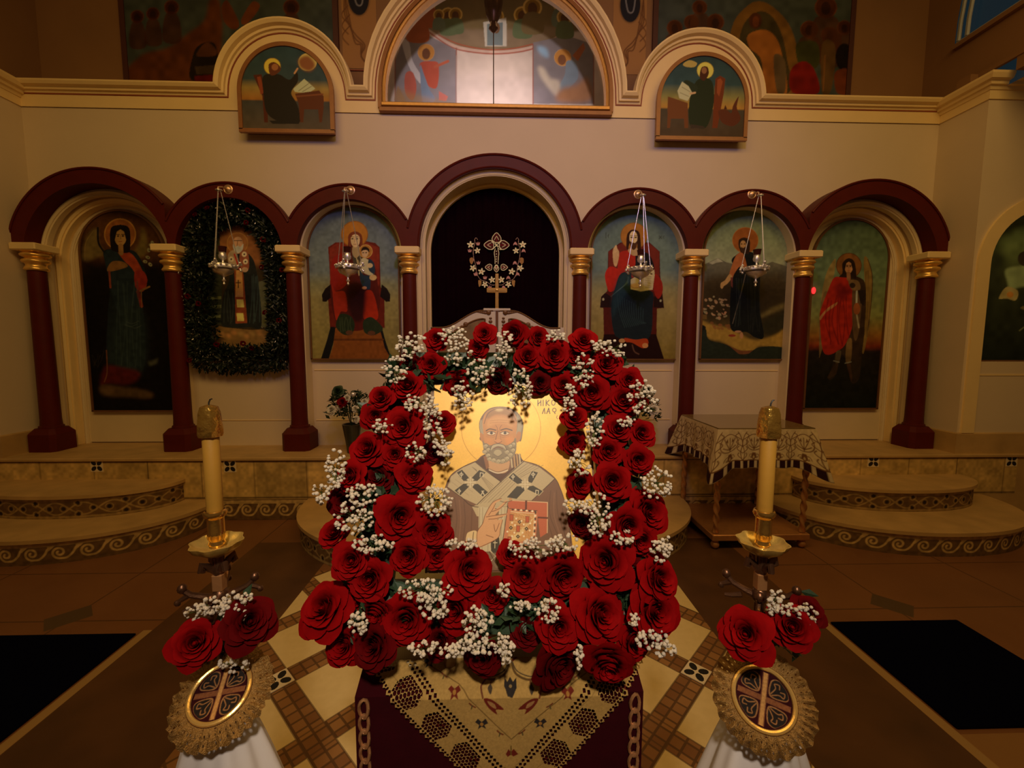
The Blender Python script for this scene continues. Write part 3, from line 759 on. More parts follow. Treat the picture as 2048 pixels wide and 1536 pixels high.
for i in range(9): c.ell(290+i*50, 1210+RS.randn()*16, 26, 16, (130+RS.randint(20), 90, 44), rot=RS.rand()*40, soft=2)
c.poly([(400, 560), (450, 520), (560, 560), (620, 700), (660, 1130), (560, 1150), (380, 1150), (330, 1100), (350, 900), (400, 760)], (30, 27, 22), sm=True)
halo(c, 465, 470, 86, (130, 74, 34), (150, 95, 40)); c.poly([(390, 560), (440, 530), (470, 640), (430, 680), (395, 640)], (150, 112, 78), sm=True); c.poly([(500, 530), (550, 550), (555, 680), (500, 690), (480, 600)], (126, 62, 38), sm=True)
for x, y in ((520, 560), (415, 600), (530, 620)): c.ell(x, y, 20, 22, (186, 150, 110)); c.ell(x, y, 7, 7, (30, 20, 14))
c.poly([(440, 690), (510, 690), (545, 1115), (450, 1120)], (120, 50, 22)); c.poly([(455, 690), (502, 690), (512, 905), (448, 905)], (170, 110, 56)); c.line([(472, 770), (472, 830)], 8, (50, 25, 14), sm=False); c.line([(455, 790), (490, 790)], 8, (50, 25, 14), sm=False)
for y in (925, 1035): c.poly([(458, y), (512, y), (520, y+64), (462, y+64)], (196, 150, 70))
c.line([(440, 560), (480, 680)], 12, (150, 20, 16)); c.ell(525, 685, 26, 20, (168, 120, 84)); c.ell(468, 470, 40, 52, (166, 112, 74))
c.poly([(428, 480), (450, 500), (468, 490), (490, 500), (512, 475), (505, 525), (468, 552), (436, 525)], (156, 138, 116), sm=True)
c.line([(436, 450), (500, 450)], 6, (60, 34, 20)); c.line([(466, 455), (462, 490)], 5, (90, 54, 32)); folds(c, 570, 720, 640, 1120, 5, (52, 58, 50), 7, 8); folds(c, 350, 850, 430, 1120, 4, (56, 54, 44), 6, 8)
c.noise(.2, 6); finish_panel(c)
# --- mother and child ---
c = icon_panel(-1.812, -.942, YW-.03, 1.462, 2.928, (600, 400, 4.655), (158, 120, 95), (90, 92, 84), 'arched painting of an enthroned haloed woman in red holding a haloed child')
c.grad([(0, (84, 84, 78)), (.42, (98, 98, 86)), (.50, (116, 104, 66)), (.6, (126, 104, 54)), (1, (118, 94, 42))]); c.noise(.10, 12)
for i in range(30): c.ell(RS.choice([RS.uniform(100, 260), RS.uniform(800, 930)]), RS.uniform(780, 1450), 20, 9, (138, 108, 58), a=.35, soft=3)
c.poly([(262, 440), (330, 395), (620, 385), (700, 400), (742, 440), (750, 800), (785, 930), (790, 1190), (280, 1190), (262, 930), (285, 780)], (88, 24, 12))
c.poly([(275, 450), (340, 405), (620, 395), (735, 445), (740, 800), (280, 790)], (112, 34, 18))
for s in (0, 1):
    m = (lambda p: [(1046-x if s else x, y) for x, y in p])
    c.poly(m([(285, 785), (235, 825), (205, 880), (208, 945), (245, 948), (262, 930), (300, 900)]), (24, 13, 9)); c.poly(m([(285, 1180), (345, 1185), (320, 1300), (270, 1478), (195, 1478), (250, 1310)]), (20, 17, 14))
c.poly([(330, 1190), (740, 1190), (790, 1380), (850, 1480), (270, 1480), (310, 1350)], (112, 56, 18)); c.line([(325, 1300), (770, 1300)], 20, (84, 40, 14), sm=False); c.noise(.12, 5)
halo(c, 508, 320, 126, (158, 92, 28), (130, 74, 24), .07)
c.poly([(450, 340), (470, 310), (520, 300), (570, 330), (575, 420), (610, 520), (690, 600), (720, 760), (740, 1000), (600, 1200), (420, 1200), (320, 1100), (285, 800), (350, 560), (440, 450)], (74, 20, 12), sm=True)
c.poly([(300, 560), (420, 500), (460, 640), (420, 800), (300, 830)], (124, 24, 14), sm=True); c.poly([(300, 800), (330, 850), (420, 860), (440, 1030), (380, 1040), (340, 1120), (315, 1000)], (142, 34, 14), sm=True)
c.poly([(600, 860), (670, 850), (715, 980), (720, 1110), (600, 1110), (585, 1000)], (148, 34, 12), sm=True); c.poly([(440, 800), (600, 800), (590, 1100), (480, 1100)], (42, 12, 10), sm=True, soft=3)
c.poly([(490, 480), (560, 480), (590, 640), (540, 690), (500, 600)], (64, 50, 32), sm=True); c.line([(515, 500), (540, 600), (550, 700)], 9, (170, 140, 90)); c.line([(540, 560), (580, 690)], 6, (150, 120, 76))
c.poly([(340, 1130), (380, 1060), (470, 1080), (510, 1160), (480, 1250), (400, 1250), (340, 1190)], (32, 36, 18), sm=True); c.poly([(590, 1130), (660, 1090), (740, 1150), (770, 1210), (680, 1260), (600, 1230)], (34, 38, 20), sm=True)
c.ell(460, 1235, 34, 22, (80, 44, 24)); c.ell(665, 1240, 36, 22, (80, 44, 24)); folds(c, 360, 1080, 480, 1230, 5, (60, 62, 34), 7, 6)
c.poly([(495, 430), (550, 430), (560, 500), (520, 540), (488, 500)], (150, 116, 74), sm=True); c.ell(515, 372, 43, 68, (190, 148, 98)); c.poly([(455, 420), (450, 340), (480, 300), (530, 295), (575, 330), (582, 420), (560, 440), (562, 360), (530, 322), (495, 325), (472, 360), (475, 430)], (104, 44, 22), sm=True)
for s in (-1, 1): c.ell(510+s*21, 362, 11, 6, (40, 22, 12)); c.line([(510+s*8, 345), (510+s*32, 343)], 5, (70, 40, 20), sm=False)
c.line([(511, 362), (508, 395)], 5, (140, 96, 58), sm=False); c.line([(500, 412), (522, 412)], 5, (130, 50, 34), sm=False)
halo(c, 612, 478, 64, (150, 92, 34), (176, 124, 60), .1); c.ell(605, 492, 32, 42, (176, 132, 88)); c.poly([(570, 480), (580, 445), (612, 435), (642, 455), (645, 490), (625, 468), (590, 468)], (34, 17, 10), sm=True)
for s in (-1, 1): c.ell(603+s*14, 490, 9, 5, (34, 18, 10))
c.poly([(565, 560), (600, 540), (640, 560), (690, 600), (690, 690), (640, 700), (560, 650)], (168, 144, 100), sm=True); c.poly([(640, 550), (690, 590), (690, 690), (600, 700), (560, 660), (560, 740), (590, 810), (650, 830), (660, 740), (690, 700), (640, 650)], (34, 42, 48), sm=True); c.ell(650, 610, 28, 22, (176, 140, 92)); c.ell(680, 722, 34, 26, (182, 138, 80)); c.ell(600, 818, 22, 14, (164, 104, 70)); c.ell(510, 635, 34, 18, (160, 116, 74))
c.noise(.1, 5); finish_panel(c, fw=.008)
# --- seated blessing figure ---
c = icon_panel(.955, 1.84, YW-.03, 1.466, 2.955, (1170, 400, 4.655), (160, 122, 96), (90, 96, 84), 'arched painting of a bearded haloed figure seated on a throne holding an open book')
c.grad([(0, (80, 86, 70)), (.40, (96, 102, 84)), (.52, (120, 104, 64)), (.62, (134, 108, 58)), (1, (112, 84, 30))]); c.noise(.1, 12)
for i in range(30): c.ell(RS.choice([RS.uniform(60, 170), RS.uniform(680, 840)]), RS.uniform(820, 1450), 22, 9, (148, 116, 66), a=.35, soft=3)
c.line([(195, 305), (195, 355)], 7, (58, 58, 44)); c.line([(222, 355), (212, 335), (222, 318), (215, 345)], 5, (58, 58, 44)); c.line([(690, 335), (715, 360)], 6, (58, 58, 44)); c.line([(712, 335), (690, 362)], 6, (58, 58, 44)); c.line([(735, 358), (727, 345), (737, 335)], 5, (58, 58, 44))
c.poly([(215, 480), (330, 395), (600, 395), (695, 480), (700, 700), (720, 860), (735, 1005), (670, 1010), (665, 1260), (735, 1480), (150, 1480), (175, 1240), (170, 1005), (140, 1000), (160, 890), (205, 850)], (72, 20, 12))
c.poly([(220, 480), (335, 405), (600, 405), (690, 480), (690, 850), (215, 850)], (98, 30, 18)); c.poly([(150, 900), (190, 865), (245, 900), (245, 1000), (140, 1002)], (34, 14, 10)); c.poly([(735, 1005), (718, 880), (640, 900), (640, 1000)], (34, 14, 10)); c.poly([(180, 1250), (660, 1250), (735, 1480), (120, 1480)], (30, 10, 7))
c.ell(170, 925, 10, 13, (150, 130, 90)); c.ell(703, 938, 10, 12, (150, 130, 90))
halo(c, 455, 335, 125, (150, 88, 30), (124, 72, 24), .05); c.poly([(320, 500), (400, 470), (520, 480), (600, 520), (640, 640), (560, 700), (420, 720), (320, 720), (270, 840), (215, 830), (185, 700), (230, 620), (300, 640)], (150, 30, 16), sm=True)
c.poly([(190, 690), (240, 620), (320, 660), (320, 740), (270, 840), (215, 840)], (160, 30, 16), sm=True); c.poly([(650, 690), (715, 760), (720, 860), (680, 920), (640, 840)], (128, 26, 14), sm=True); c.poly([(480, 500), (590, 500), (640, 650), (480, 660), (470, 580)], (22, 17, 18), sm=True)
c.poly([(330, 690), (430, 680), (430, 830), (620, 850), (630, 1010), (590, 1290), (330, 1290), (260, 1200), (245, 960), (280, 820)], (22, 27, 27), sm=True); c.poly([(330, 700), (420, 690), (420, 830), (300, 1000), (260, 1100), (260, 900)], (32, 46, 44), sm=True, soft=4)
for i in range(12): c.line([(300+i*22, 880+i*12), (320+i*20, 1040+i*8), (370+i*18, 1190-i*4)], 6, (48, 62, 56), a=.55)
for i in range(6): c.line([(240+i*22, 900-i*18), (320+i*18, 830-i*14), (400, 770-i*12)], 5, (70, 84, 72), a=.5)
c.poly([(425, 740), (510, 690), (645, 650), (648, 700), (630, 835), (520, 850), (425, 830)], (170, 142, 92)); c.poly([(500, 720), (545, 690), (545, 840), (500, 845)], (140, 112, 68), soft=2); c.ell(470, 800, 44, 24, (150, 104, 60)); c.ell(470, 795, 40, 20, (176, 132, 82))
for y in range(720, 830, 16): c.line([(560, y), (615, y-6)], 4, (100, 76, 44), sm=False)
c.poly([(265, 590), (258, 480), (275, 435), (292, 420), (300, 450), (318, 490), (310, 560), (290, 620)], (178, 132, 82), sm=True); c.line([(286, 430), (290, 480)], 9, (190, 146, 94)); c.line([(272, 448), (280, 490)], 8, (190, 146, 94))
c.poly([(400, 470), (420, 450), (500, 450), (520, 500), (460, 520), (420, 500)], (166, 122, 76), sm=True)
c.poly([(385, 440), (390, 330), (420, 285), (455, 275), (500, 295), (515, 350), (520, 470), (490, 460), (480, 400), (420, 400), (400, 460)], (44, 18, 9), sm=True); c.ell(450, 352, 38, 62, (196, 156, 104)); c.poly([(418, 385), (440, 400), (450, 396), (465, 400), (484, 385), (478, 440), (452, 465), (428, 440)], (70, 36, 18), sm=True)
for s in (-1, 1): c.ell(452+s*19, 348, 11, 6, (36, 20, 12)); c.line([(452+s*8, 332), (452+s*30, 332)], 5, (60, 32, 18), sm=False)
c.line([(453, 345), (450, 380)], 5, (150, 106, 64), sm=False); c.ell(345, 1310, 30, 20, (168, 110, 60)); c.poly([(370, 1285), (470, 1300), (570, 1290), (588, 1340), (540, 1380), (440, 1330), (380, 1320)], (150, 48, 16), sm=True); c.ell(560, 1355, 28, 24, (176, 108, 56)); c.line([(440, 1350), (460, 1410), (500, 1435)], 12, (84, 50, 34))
c.noise(.1, 5); finish_panel(c, fw=.008)
# --- standing figure in a landscape ---
c = icon_panel(2.085, 2.95, YW-.03, 1.468, 2.965, (1390, 400, 4.655), (150, 112, 80), (104, 102, 66), 'arched painting of a standing haloed man in dark robes in a rocky mountain landscape')
c.grad([(0, (84, 84, 52)), (.2, (108, 104, 68)), (.36, (122, 112, 78)), (.4, (70, 58, 36)), (.62, (52, 36, 18)), (.8, (66, 46, 20)), (1, (30, 26, 18))]); c.noise(.08, 12)
c.poly([(40, 620), (130, 580), (215, 540), (290, 580), (380, 600), (620, 610), (720, 575), (860, 620), (860, 760), (40, 760)], (84, 72, 52)); c.poly([(130, 585), (215, 542), (262, 575), (200, 585), (160, 600)], (134, 118, 88)); c.poly([(40, 700), (300, 680), (860, 660), (860, 1000), (40, 1000)], (56, 40, 22), soft=10)
c.poly([(40, 780), (400, 760), (860, 800), (860, 1150), (40, 1100)], (44, 30, 15), soft=8)
for i in range(46): c.ell(RS.uniform(80, 330), RS.uniform(900, 1120), RS.uniform(8, 22), RS.uniform(5, 13), (118+RS.randint(40), 100, 66), rot=RS.rand()*60, a=.8)
c.poly([(600, 1080), (700, 1010), (840, 960), (850, 1000), (700, 1060), (620, 1100)], (92, 70, 34), soft=3); c.poly([(620, 1120), (850, 1030), (850, 1200), (700, 1270), (600, 1240)], (38, 30, 16), soft=4)
c.poly([(40, 1120), (160, 1160), (330, 1200), (500, 1290), (600, 1300), (760, 1250), (830, 1210), (830, 1370), (600, 1360), (540, 1410), (400, 1400), (250, 1320), (130, 1290), (60, 1200)], (132, 92, 34), sm=True, soft=2); c.poly([(280, 1340), (420, 1400), (540, 1400), (530, 1425), (380, 1430)], (92, 48, 24), sm=True)
c.poly([(30, 1170), (100, 1200), (130, 1300), (300, 1350), (450, 1450), (600, 1370), (840, 1380), (840, 1500), (30, 1500)], (30, 30, 20), sm=True); c.poly([(40, 1060), (110, 1070), (110, 1110), (40, 1110)], (90, 60, 26)); c.ell(60, 1190, 40, 26, (24, 20, 14))
for i in range(10): c.ell(RS.uniform(150, 320), RS.uniform(1130, 1200), 18, 12, (110, 60, 28), rot=30, a=.7)
halo(c, 468, 375, 122, (122, 60, 20), (140, 78, 28), .05)
c.poly([(400, 500), (450, 480), (540, 490), (580, 550), (605, 700), (600, 1000), (640, 1270), (560, 1280), (480, 1230), (340, 1210), (325, 1000), (340, 760), (370, 640), (340, 560)], (17, 16, 14), sm=True)
c.poly([(400, 500), (440, 490), (470, 560), (485, 660), (420, 620), (370, 680), (340, 740), (320, 690), (340, 620), (370, 540)], (140, 72, 34), sm=True); c.poly([(320, 690), (345, 720), (300, 780), (270, 800), (255, 825), (238, 815), (240, 775), (280, 745)], (150, 104, 56), sm=True)
c.poly([(330, 720), (350, 720), (350, 820), (335, 800)], (92, 40, 30)); c.line([(470, 690), (430, 860), (380, 1040), (350, 1150)], 7, (84, 66, 50)); c.line([(460, 700), (550, 280)], 5, (128, 74, 40), a=.0)
folds(c, 370, 720, 440, 1180, 5, (34, 34, 28), 8, 8); folds(c, 480, 700, 600, 1240, 6, (30, 27, 22), 8, 10)
c.poly([(405, 420), (410, 370), (455, 350), (505, 370), (512, 430), (500, 500), (470, 500), (430, 490), (412, 450)], (38, 20, 11), sm=True); c.ell(447, 418, 28, 42, (146, 98, 52)); c.poly([(425, 440), (450, 446), (476, 435), (478, 475), (452, 492), (430, 475)], (54, 30, 16), sm=True)
for s in (-1, 1): c.ell(447+s*13, 410, 8, 5, (36, 20, 12))
c.ell(400, 1225, 30, 10, (140, 90, 60)); c.ell(432, 1260, 16, 30, (146, 92, 56)); c.ell(345, 1262, 34, 12, (110, 36, 22)); c.noise(.14, 5)
for i in range(12): c.line([(150+i*16, 322+RS.randint(-6, 6)), (156+i*16, 340)], 4, (82, 76, 46), sm=False, a=.6)
finish_panel(c, fw=.008)
# --- right winged figure ---
c = icon_panel(3.30, 4.10, YD-.035, .94, 2.905, (1590, 420, 3.746), (142, 106, 70), (70, 72, 44), 'tall arched painting of a winged haloed figure in a red cloak on the right door')
c.grad([(0, (58, 62, 40)), (.3, (82, 86, 56)), (.5, (98, 88, 42)), (.6, (112, 66, 20)), (.66, (104, 34, 10)), (.69, (30, 18, 12)), (1, (14, 14, 7))]); c.noise(.1, 12)
c.poly([(200, 700), (205, 600), (240, 460), (300, 365), (300, 440), (260, 620)], (112, 84, 42), sm=True); c.poly([(185, 780), (215, 620), (260, 640), (260, 800), (190, 1085), (180, 1060)], (96, 66, 34), sm=True)
c.poly([(515, 370), (545, 365), (575, 470), (578, 620), (555, 860), (510, 1080), (490, 900), (520, 600)], (104, 72, 32), sm=True); c.line([(545, 370), (577, 480), (575, 640), (545, 900)], 6, (56, 34, 18)); folds(c, 520, 450, 560, 950, 4, (70, 46, 22), 5, 5)
halo(c, 403, 417, 96, (98, 54, 20), (72, 38, 14), .06)
c.poly([(330, 500), (480, 505), (530, 590), (520, 900), (500, 1080), (480, 1260), (420, 1290), (380, 1120), (340, 1090), (300, 1240), (250, 1260), (300, 1080), (330, 800)], (44, 26, 14), sm=True)
c.poly([(290, 510), (350, 505), (410, 520), (440, 620), (430, 860), (380, 1000), (330, 1050), (250, 1085), (205, 1040), (185, 820), (195, 740), (240, 620)], (130, 24, 10), sm=True)
c.poly([(185, 800), (250, 730), (320, 690), (300, 720), (230, 770), (190, 825)], (140, 84, 46), sm=True); folds(c, 230, 640, 400, 1020, 7, (84, 12, 8), 10, 14, .6); c.poly([(300, 560), (420, 580), (400, 640), (330, 680)], (92, 14, 10), sm=True, soft=4)
c.poly([(430, 600), (470, 590), (500, 640), (480, 900), (450, 980), (430, 860)], (74, 48, 28), sm=True); c.line([(462, 610), (460, 700)], 14, (132, 116, 96)); c.line([(455, 740), (478, 880)], 12, (120, 96, 70)); c.ell(462, 740, 26, 44, (118, 56, 26)); c.poly([(470, 600), (530, 600), (520, 720), (490, 700)], (30, 18, 11)); c.poly([(400, 530), (470, 530), (490, 590), (430, 600)], (92, 62, 34), sm=True); c.ell(430, 565, 22, 20, (40, 24, 14))
c.poly([(390, 980), (425, 970), (420, 1120), (385, 1150), (378, 1080)], (98, 66, 34), sm=True); c.poly([(310, 1060), (345, 1060), (330, 1140), (300, 1140)], (80, 58, 36), sm=True); c.line([(290, 1130), (330, 1140)], 8, (120, 104, 84)); c.line([(375, 1148), (420, 1138)], 8, (120, 104, 84)); c.poly([(300, 1150), (325, 1150), (310, 1230), (250, 1265), (240, 1255)], (58, 34, 18)); c.poly([(385, 1155), (415, 1150), (430, 1260), (420, 1290)], (66, 36, 20))
c.poly([(355, 470), (355, 400), (400, 362), (445, 390), (458, 500), (430, 510), (370, 505), (330, 500)], (32, 17, 9), sm=True); face(c, 402, 428, 30, 48, (146, 92, 54), (30, 16, 8)); c.line([(400, 475), (402, 515)], 30, (110, 66, 38), sm=False)
c.poly([(60, 1080), (650, 1070), (650, 1500), (60, 1500)], (16, 15, 8), soft=16, a=.5); c.noise(.25, 8); finish_panel(c)
# --- far right and far left niches ---
for s in (1, -1):
    xa = onY(1966, 640, YS)[0]; Yn = YS+.13; x0 = xa+.005; x1 = xa+.995
    if s < 0: x0, x1 = -x1, -x0
    c = icon_panel(x0, x1, Yn, 1.47, 2.86, (1548, 340, 2.648), (110, 70, 30), (24, 18, 10), 'dark arched landscape painting with a pale group of figures cut off by the right edge' if s > 0 else 'dark arched painting in the niche beyond the left edge of the arcade', res=.008)
    if s > 0:
        c.grad([(0, (60, 56, 34)), (.25, (70, 62, 34)), (.4, (34, 27, 14)), (1, (12, 10, 6))])
        c.poly([(1130, 420), (1200, 400), (1240, 520), (1140, 560)], (30, 24, 13), soft=5); c.poly([(1225, 530), (1290, 510), (1400, 500), (1400, 600), (1300, 620), (1250, 640), (1235, 590)], (92, 80, 52), sm=True, soft=1); c.ell(1330, 470, 40, 40, (36, 22, 14)); c.poly([(1190, 680), (1230, 620), (1290, 640), (1280, 690), (1230, 680)], (110, 76, 44), sm=True); c.ell(1250, 660, 18, 16, (120, 62, 24)); c.ell(1330, 730, 26, 10, (80, 54, 30)); c.line([(1300, 850), (1350, 820), (1420, 830)], 7, (70, 56, 34))
    c.noise(.3, 8); finish_panel(c)
# --- small lunettes with writing figures ---
def lunette(x0, x1, view, wallpx, label, painter):
    Y = YW-.10; w = x1-x0; r = w/2; z0, zap = 3.592, 4.325; zs = zap-r
    c = Canvas((x0, Y, z0), (1, 0, 0), (0, 0, 1), w, zap-z0, .005, view, wallpx, (60, 60, 50)); c.arch(r, zs-z0, r-.002); painter(c)
    c.meta = (x0, x1, Y, z0, zs, r, label); t = finish_panel(c, M['framewood'], .03, 'small arched paintings below the cornice'); return t
M['framewood'] = mat('gilt_brown_frame', (.30, .12, .035), .4, .1, var=.2, scale=20)
def pl(c):
    c.grad([(0, (36, 46, 44)), (.4, (44, 50, 44)), (.5, (120, 88, 38)), (.64, (128, 74, 24)), (.66, (54, 46, 36)), (1, (70, 52, 34))]); c.noise(.12, 10)
    halo(c, 1468, 358, 46, (176, 138, 44), (120, 80, 24), .06); c.ell(1658, 335, 50, 48, (170, 136, 66)); c.poly([(1610, 320), (1660, 300), (1700, 350), (1670, 385), (1620, 365)], (110, 60, 30), sm=True, soft=2)
    c.poly([(1365, 405), (1410, 400), (1440, 520), (1445, 660), (1425, 660), (1415, 520)], (66, 26, 12)); c.poly([(1385, 415), (1405, 412), (1425, 500), (1405, 510)], (110, 44, 20))
    c.poly([(1420, 410), (1500, 400), (1560, 430), (1600, 390), (1605, 440), (1570, 500), (1600, 560), (1620, 650), (1520, 660), (1440, 610), (1420, 500)], (30, 22, 14), sm=True); c.poly([(1448, 350), (1475, 335), (1505, 352), (1512, 380), (1480, 405), (1455, 400)], (78, 36, 18), sm=True); c.ell(1482, 362, 18, 18, (128, 72, 36)); c.line([(1588, 395), (1604, 370)], 9, (160, 104, 60))
    c.poly([(1580, 480), (1640, 425), (1700, 478), (1660, 505), (1590, 495)], (150, 136, 92)); c.line([(1610, 490), (1665, 450)], 3, (96, 80, 50)); c.line([(1630, 495), (1680, 465)], 3, (96, 80, 50))
    c.poly([(1590, 505), (1720, 488), (1745, 520), (1745, 580), (1735, 660), (1722, 660), (1715, 590), (1640, 590), (1635, 660), (1618, 660), (1610, 560)], (74, 34, 16)); c.line([(1600, 520), (1740, 508)], 8, (100, 50, 24), sm=False); c.poly([(1450, 650), (1620, 650), (1610, 668), (1470, 668)], (30, 22, 15))
def pr(c):
    c.grad([(0, (34, 44, 40)), (.35, (42, 54, 48)), (.5, (110, 92, 44)), (.64, (150, 96, 34)), (.66, (60, 46, 30)), (1, (64, 42, 24))]); c.noise(.12, 10)
    c.poly([(210, 345), (245, 325), (285, 340), (270, 362), (225, 360)], (150, 116, 54), sm=True); halo(c, 330, 380, 46, (180, 150, 60), (130, 96, 34), .06)
    c.poly([(385, 425), (410, 408), (438, 425), (430, 500), (395, 690), (368, 690), (375, 560)], (92, 36, 14)); c.poly([(396, 430), (412, 422), (424, 440), (405, 520), (392, 500)], (124, 54, 24)); c.poly([(400, 600), (440, 590), (470, 610), (480, 570), (510, 520), (500, 580), (520, 640), (480, 680), (420, 660)], (76, 32, 16), sm=True); c.poly([(430, 590), (438, 565), (448, 590)], (60, 24, 12))
    c.poly([(280, 440), (330, 420), (370, 450), (375, 560), (340, 680), (290, 690), (245, 670), (245, 540)], (30, 32, 16), sm=True); c.poly([(215, 440), (240, 435), (290, 470), (270, 500), (230, 480)], (34, 36, 20), sm=True); c.poly([(300, 400), (312, 362), (342, 362), (348, 400), (325, 435), (305, 425)], (60, 26, 14), sm=True); c.ell(324, 380, 14, 18, (120, 72, 40))
    c.poly([(180, 490), (205, 440), (240, 465), (260, 500), (235, 545), (190, 530)], (160, 140, 96)); c.line([(195, 500), (240, 520)], 3, (110, 92, 60)); c.line([(205, 470), (248, 495)], 3, (110, 92, 60)); c.line([(250, 505), (275, 500)], 10, (168, 120, 76))
    c.poly([(128, 520), (235, 555), (238, 690), (218, 690), (215, 640), (145, 640), (140, 690), (125, 690)], (92, 46, 20)); c.poly([(250, 670), (320, 680), (330, 692), (250, 692)], (50, 34, 22))
lunette(-2.336, -1.522, (0, 0, 2.695), (140, 105, 75), 'small arched painting of a haloed figure writing at a desk, upper left below the cornice', pl)
lunette(1.563, 2.385, (1288, 0, 2.695), (150, 112, 84), 'small arched painting of a haloed green-robed figure with a scroll, upper right below the cornice', pr)
# --- big dark paintings on the upper wall ---
def big(x0, x1, view, label, painter):
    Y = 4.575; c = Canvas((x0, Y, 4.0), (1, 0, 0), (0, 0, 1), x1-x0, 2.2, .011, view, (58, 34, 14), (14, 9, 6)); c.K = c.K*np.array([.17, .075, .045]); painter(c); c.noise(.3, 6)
    t = thing('wall_painting', label, 'painting', ((x0+x1)/2, Y, 4.0), 'large dark paintings on the upper wall')
    inv = Matrix.Translation((-(x0+x1)/2, -Y, -4.0))
    a = c.build('painted_panel', M['paint'], t, off=.001); a.matrix_parent_inverse = inv
    f = MB().box(x0-.02, x1+.02, Y, Y+.02, 3.98, 6.2).box(x0-.03, x0+.02, Y-.01, Y+.02, 3.98, 6.2).box(x1-.02, x1+.03, Y-.01, Y+.02, 3.98, 6.2).build('frame', M['frame_dark'], t, smooth=False); f.matrix_parent_inverse = inv
M['frame_dark'] = mat('dark_red_frame', (.07, .018, .012), .6)
def bl(c):
    c.poly([(680, 440), (760, 300), (900, 260), (1000, 190), (1100, 110), (1130, 0), (1180, 0), (1200, 120), (1190, 300), (1180, 440)], (66, 36, 14), sm=True, soft=1)
    c.poly([(1220, 0), (1250, 40), (1290, 130), (1260, 160), (1210, 120), (1195, 40)], (72, 38, 14), sm=True); c.poly([(1360, 10), (1400, 40), (1330, 130), (1300, 110)], (80, 44, 20), sm=True)
    for x, y, q in ((740, 90, 36), (825, 75, 36), (925, 40, 40), (1570, 40, 44)): halo(c, x, y, q, (44, 22, 11), (70, 38, 18), .12); c.ell(x, y+6, q*.5, q*.65, (30, 15, 9)); c.poly([(x-q*.8, y+q), (x+q*.8, y+q), (x+q*1.3, y+q*4.5), (x-q*1.1, y+q*4.5)], (48, 24, 11), sm=True, a=.8)
    c.poly([(1030, 430), (1040, 300), (1080, 240), (1150, 230), (1175, 300), (1180, 430)], (20, 14, 11), sm=True); c.poly([(1060, 300), (1110, 230), (1160, 260), (1160, 300)], (58, 34, 18), sm=True); c.poly([(1050, 360), (1160, 350), (1170, 400), (1060, 400)], (48, 38, 28)); c.poly([(1050, 410), (1170, 400), (1160, 440), (1050, 440)], (70, 14, 12))
def br(c):
    c.poly([(440, 500), (470, 160), (560, 30), (640, 10), (720, 60), (790, 150), (830, 300), (820, 500)], (84, 62, 26), sm=True); c.poly([(500, 500), (520, 180), (600, 70), (680, 80), (740, 180), (770, 320), (780, 500)], (44, 40, 24), sm=True)
    c.poly([(560, 190), (640, 160), (700, 190), (740, 280), (770, 500), (660, 500), (630, 320), (570, 260)], (112, 72, 30), sm=True); c.poly([(700, 300), (760, 330), (760, 490), (715, 490)], (70, 60, 44), sm=True); c.ell(600, 112, 34, 44, (52, 28, 15)); c.ell(602, 116, 18, 30, (76, 40, 18))
    for x, y, q in ((165, 150, 42), (255, 120, 40), (385, 120, 46), (890, 160, 48), (1000, 190, 46), (300, 40, 40), (980, 40, 60), (1080, 150, 40)): halo(c, x, y, q, (52, 27, 12), (72, 40, 17), .1); c.ell(x, y+5, q*.42, q*.6, (34, 17, 10)); c.poly([(x-q, y+q), (x+q, y+q), (x+q*1.3, y+q*3.5), (x-q*1.1, y+q*3.5)], (54, 30, 14), sm=True, a=.8)
    c.poly([(820, 240), (930, 230), (940, 350), (850, 380)], (40, 44, 20), sm=True); c.poly([(790, 380), (860, 330), (920, 380), (940, 500), (800, 500)], (86, 14, 8), sm=True); c.poly([(960, 240), (1030, 250), (1010, 480), (960, 500)], (66, 50, 28), sm=True); c.ell(1080, 310, 48, 76, (14, 9, 10)); c.line([(975, 300), (965, 490)], 6, (96, 66, 36)); c.poly([(1030, 390), (1110, 380), (1120, 500), (1040, 500)], (74, 36, 16), sm=True)
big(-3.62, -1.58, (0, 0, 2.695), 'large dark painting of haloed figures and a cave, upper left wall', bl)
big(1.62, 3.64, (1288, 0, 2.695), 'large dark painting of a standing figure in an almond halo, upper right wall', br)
for s in (-1, 1):
    x0 = -1.52 if s < 0 else 1.19
    c = Canvas((x0, 4.596, 4.36), (1, 0, 0), (0, 0, 1), .34, .9, .008, None, bg=(.40, .21, .08))
    for k in range(3):
        f = (lambda p: [(q if s > 0 else .34-q, r) for q, r in p])
        c.line(f([(.30, .75-k*.03), (.31-k*.02, .5), (.22, .33-k*.04), (.12+k*.02, .22), (.16, .12), (.10, .04)]), .012, (.16, .07, .03)); c.line(f([(.26, .6-k*.1), (.34, .5-k*.1), (.28, .42-k*.1)]), .010, (.15, .065, .03))
    t = np.linspace(0, 2*np.pi, 20); c.poly(np.stack([.17+.11*np.cos(t), .66+.17*np.sin(t)], 1), (.02, .02, .03), local=True); c.line(np.stack([.17+.11*np.cos(t), .66+.17*np.sin(t)], 1), .014, (.28, .15, .06)); c.line([(.12, .72), (.15, .6), (.2, .6), (.22, .72)], .012, (.25, .25, .28))
    o = c.build('painted_cartouche', M['paint'], None, label='painted dark cartouche ornament %s of the central lunette' % ('left' if s < 0 else 'right'), cat='painting', group='painted cartouches')
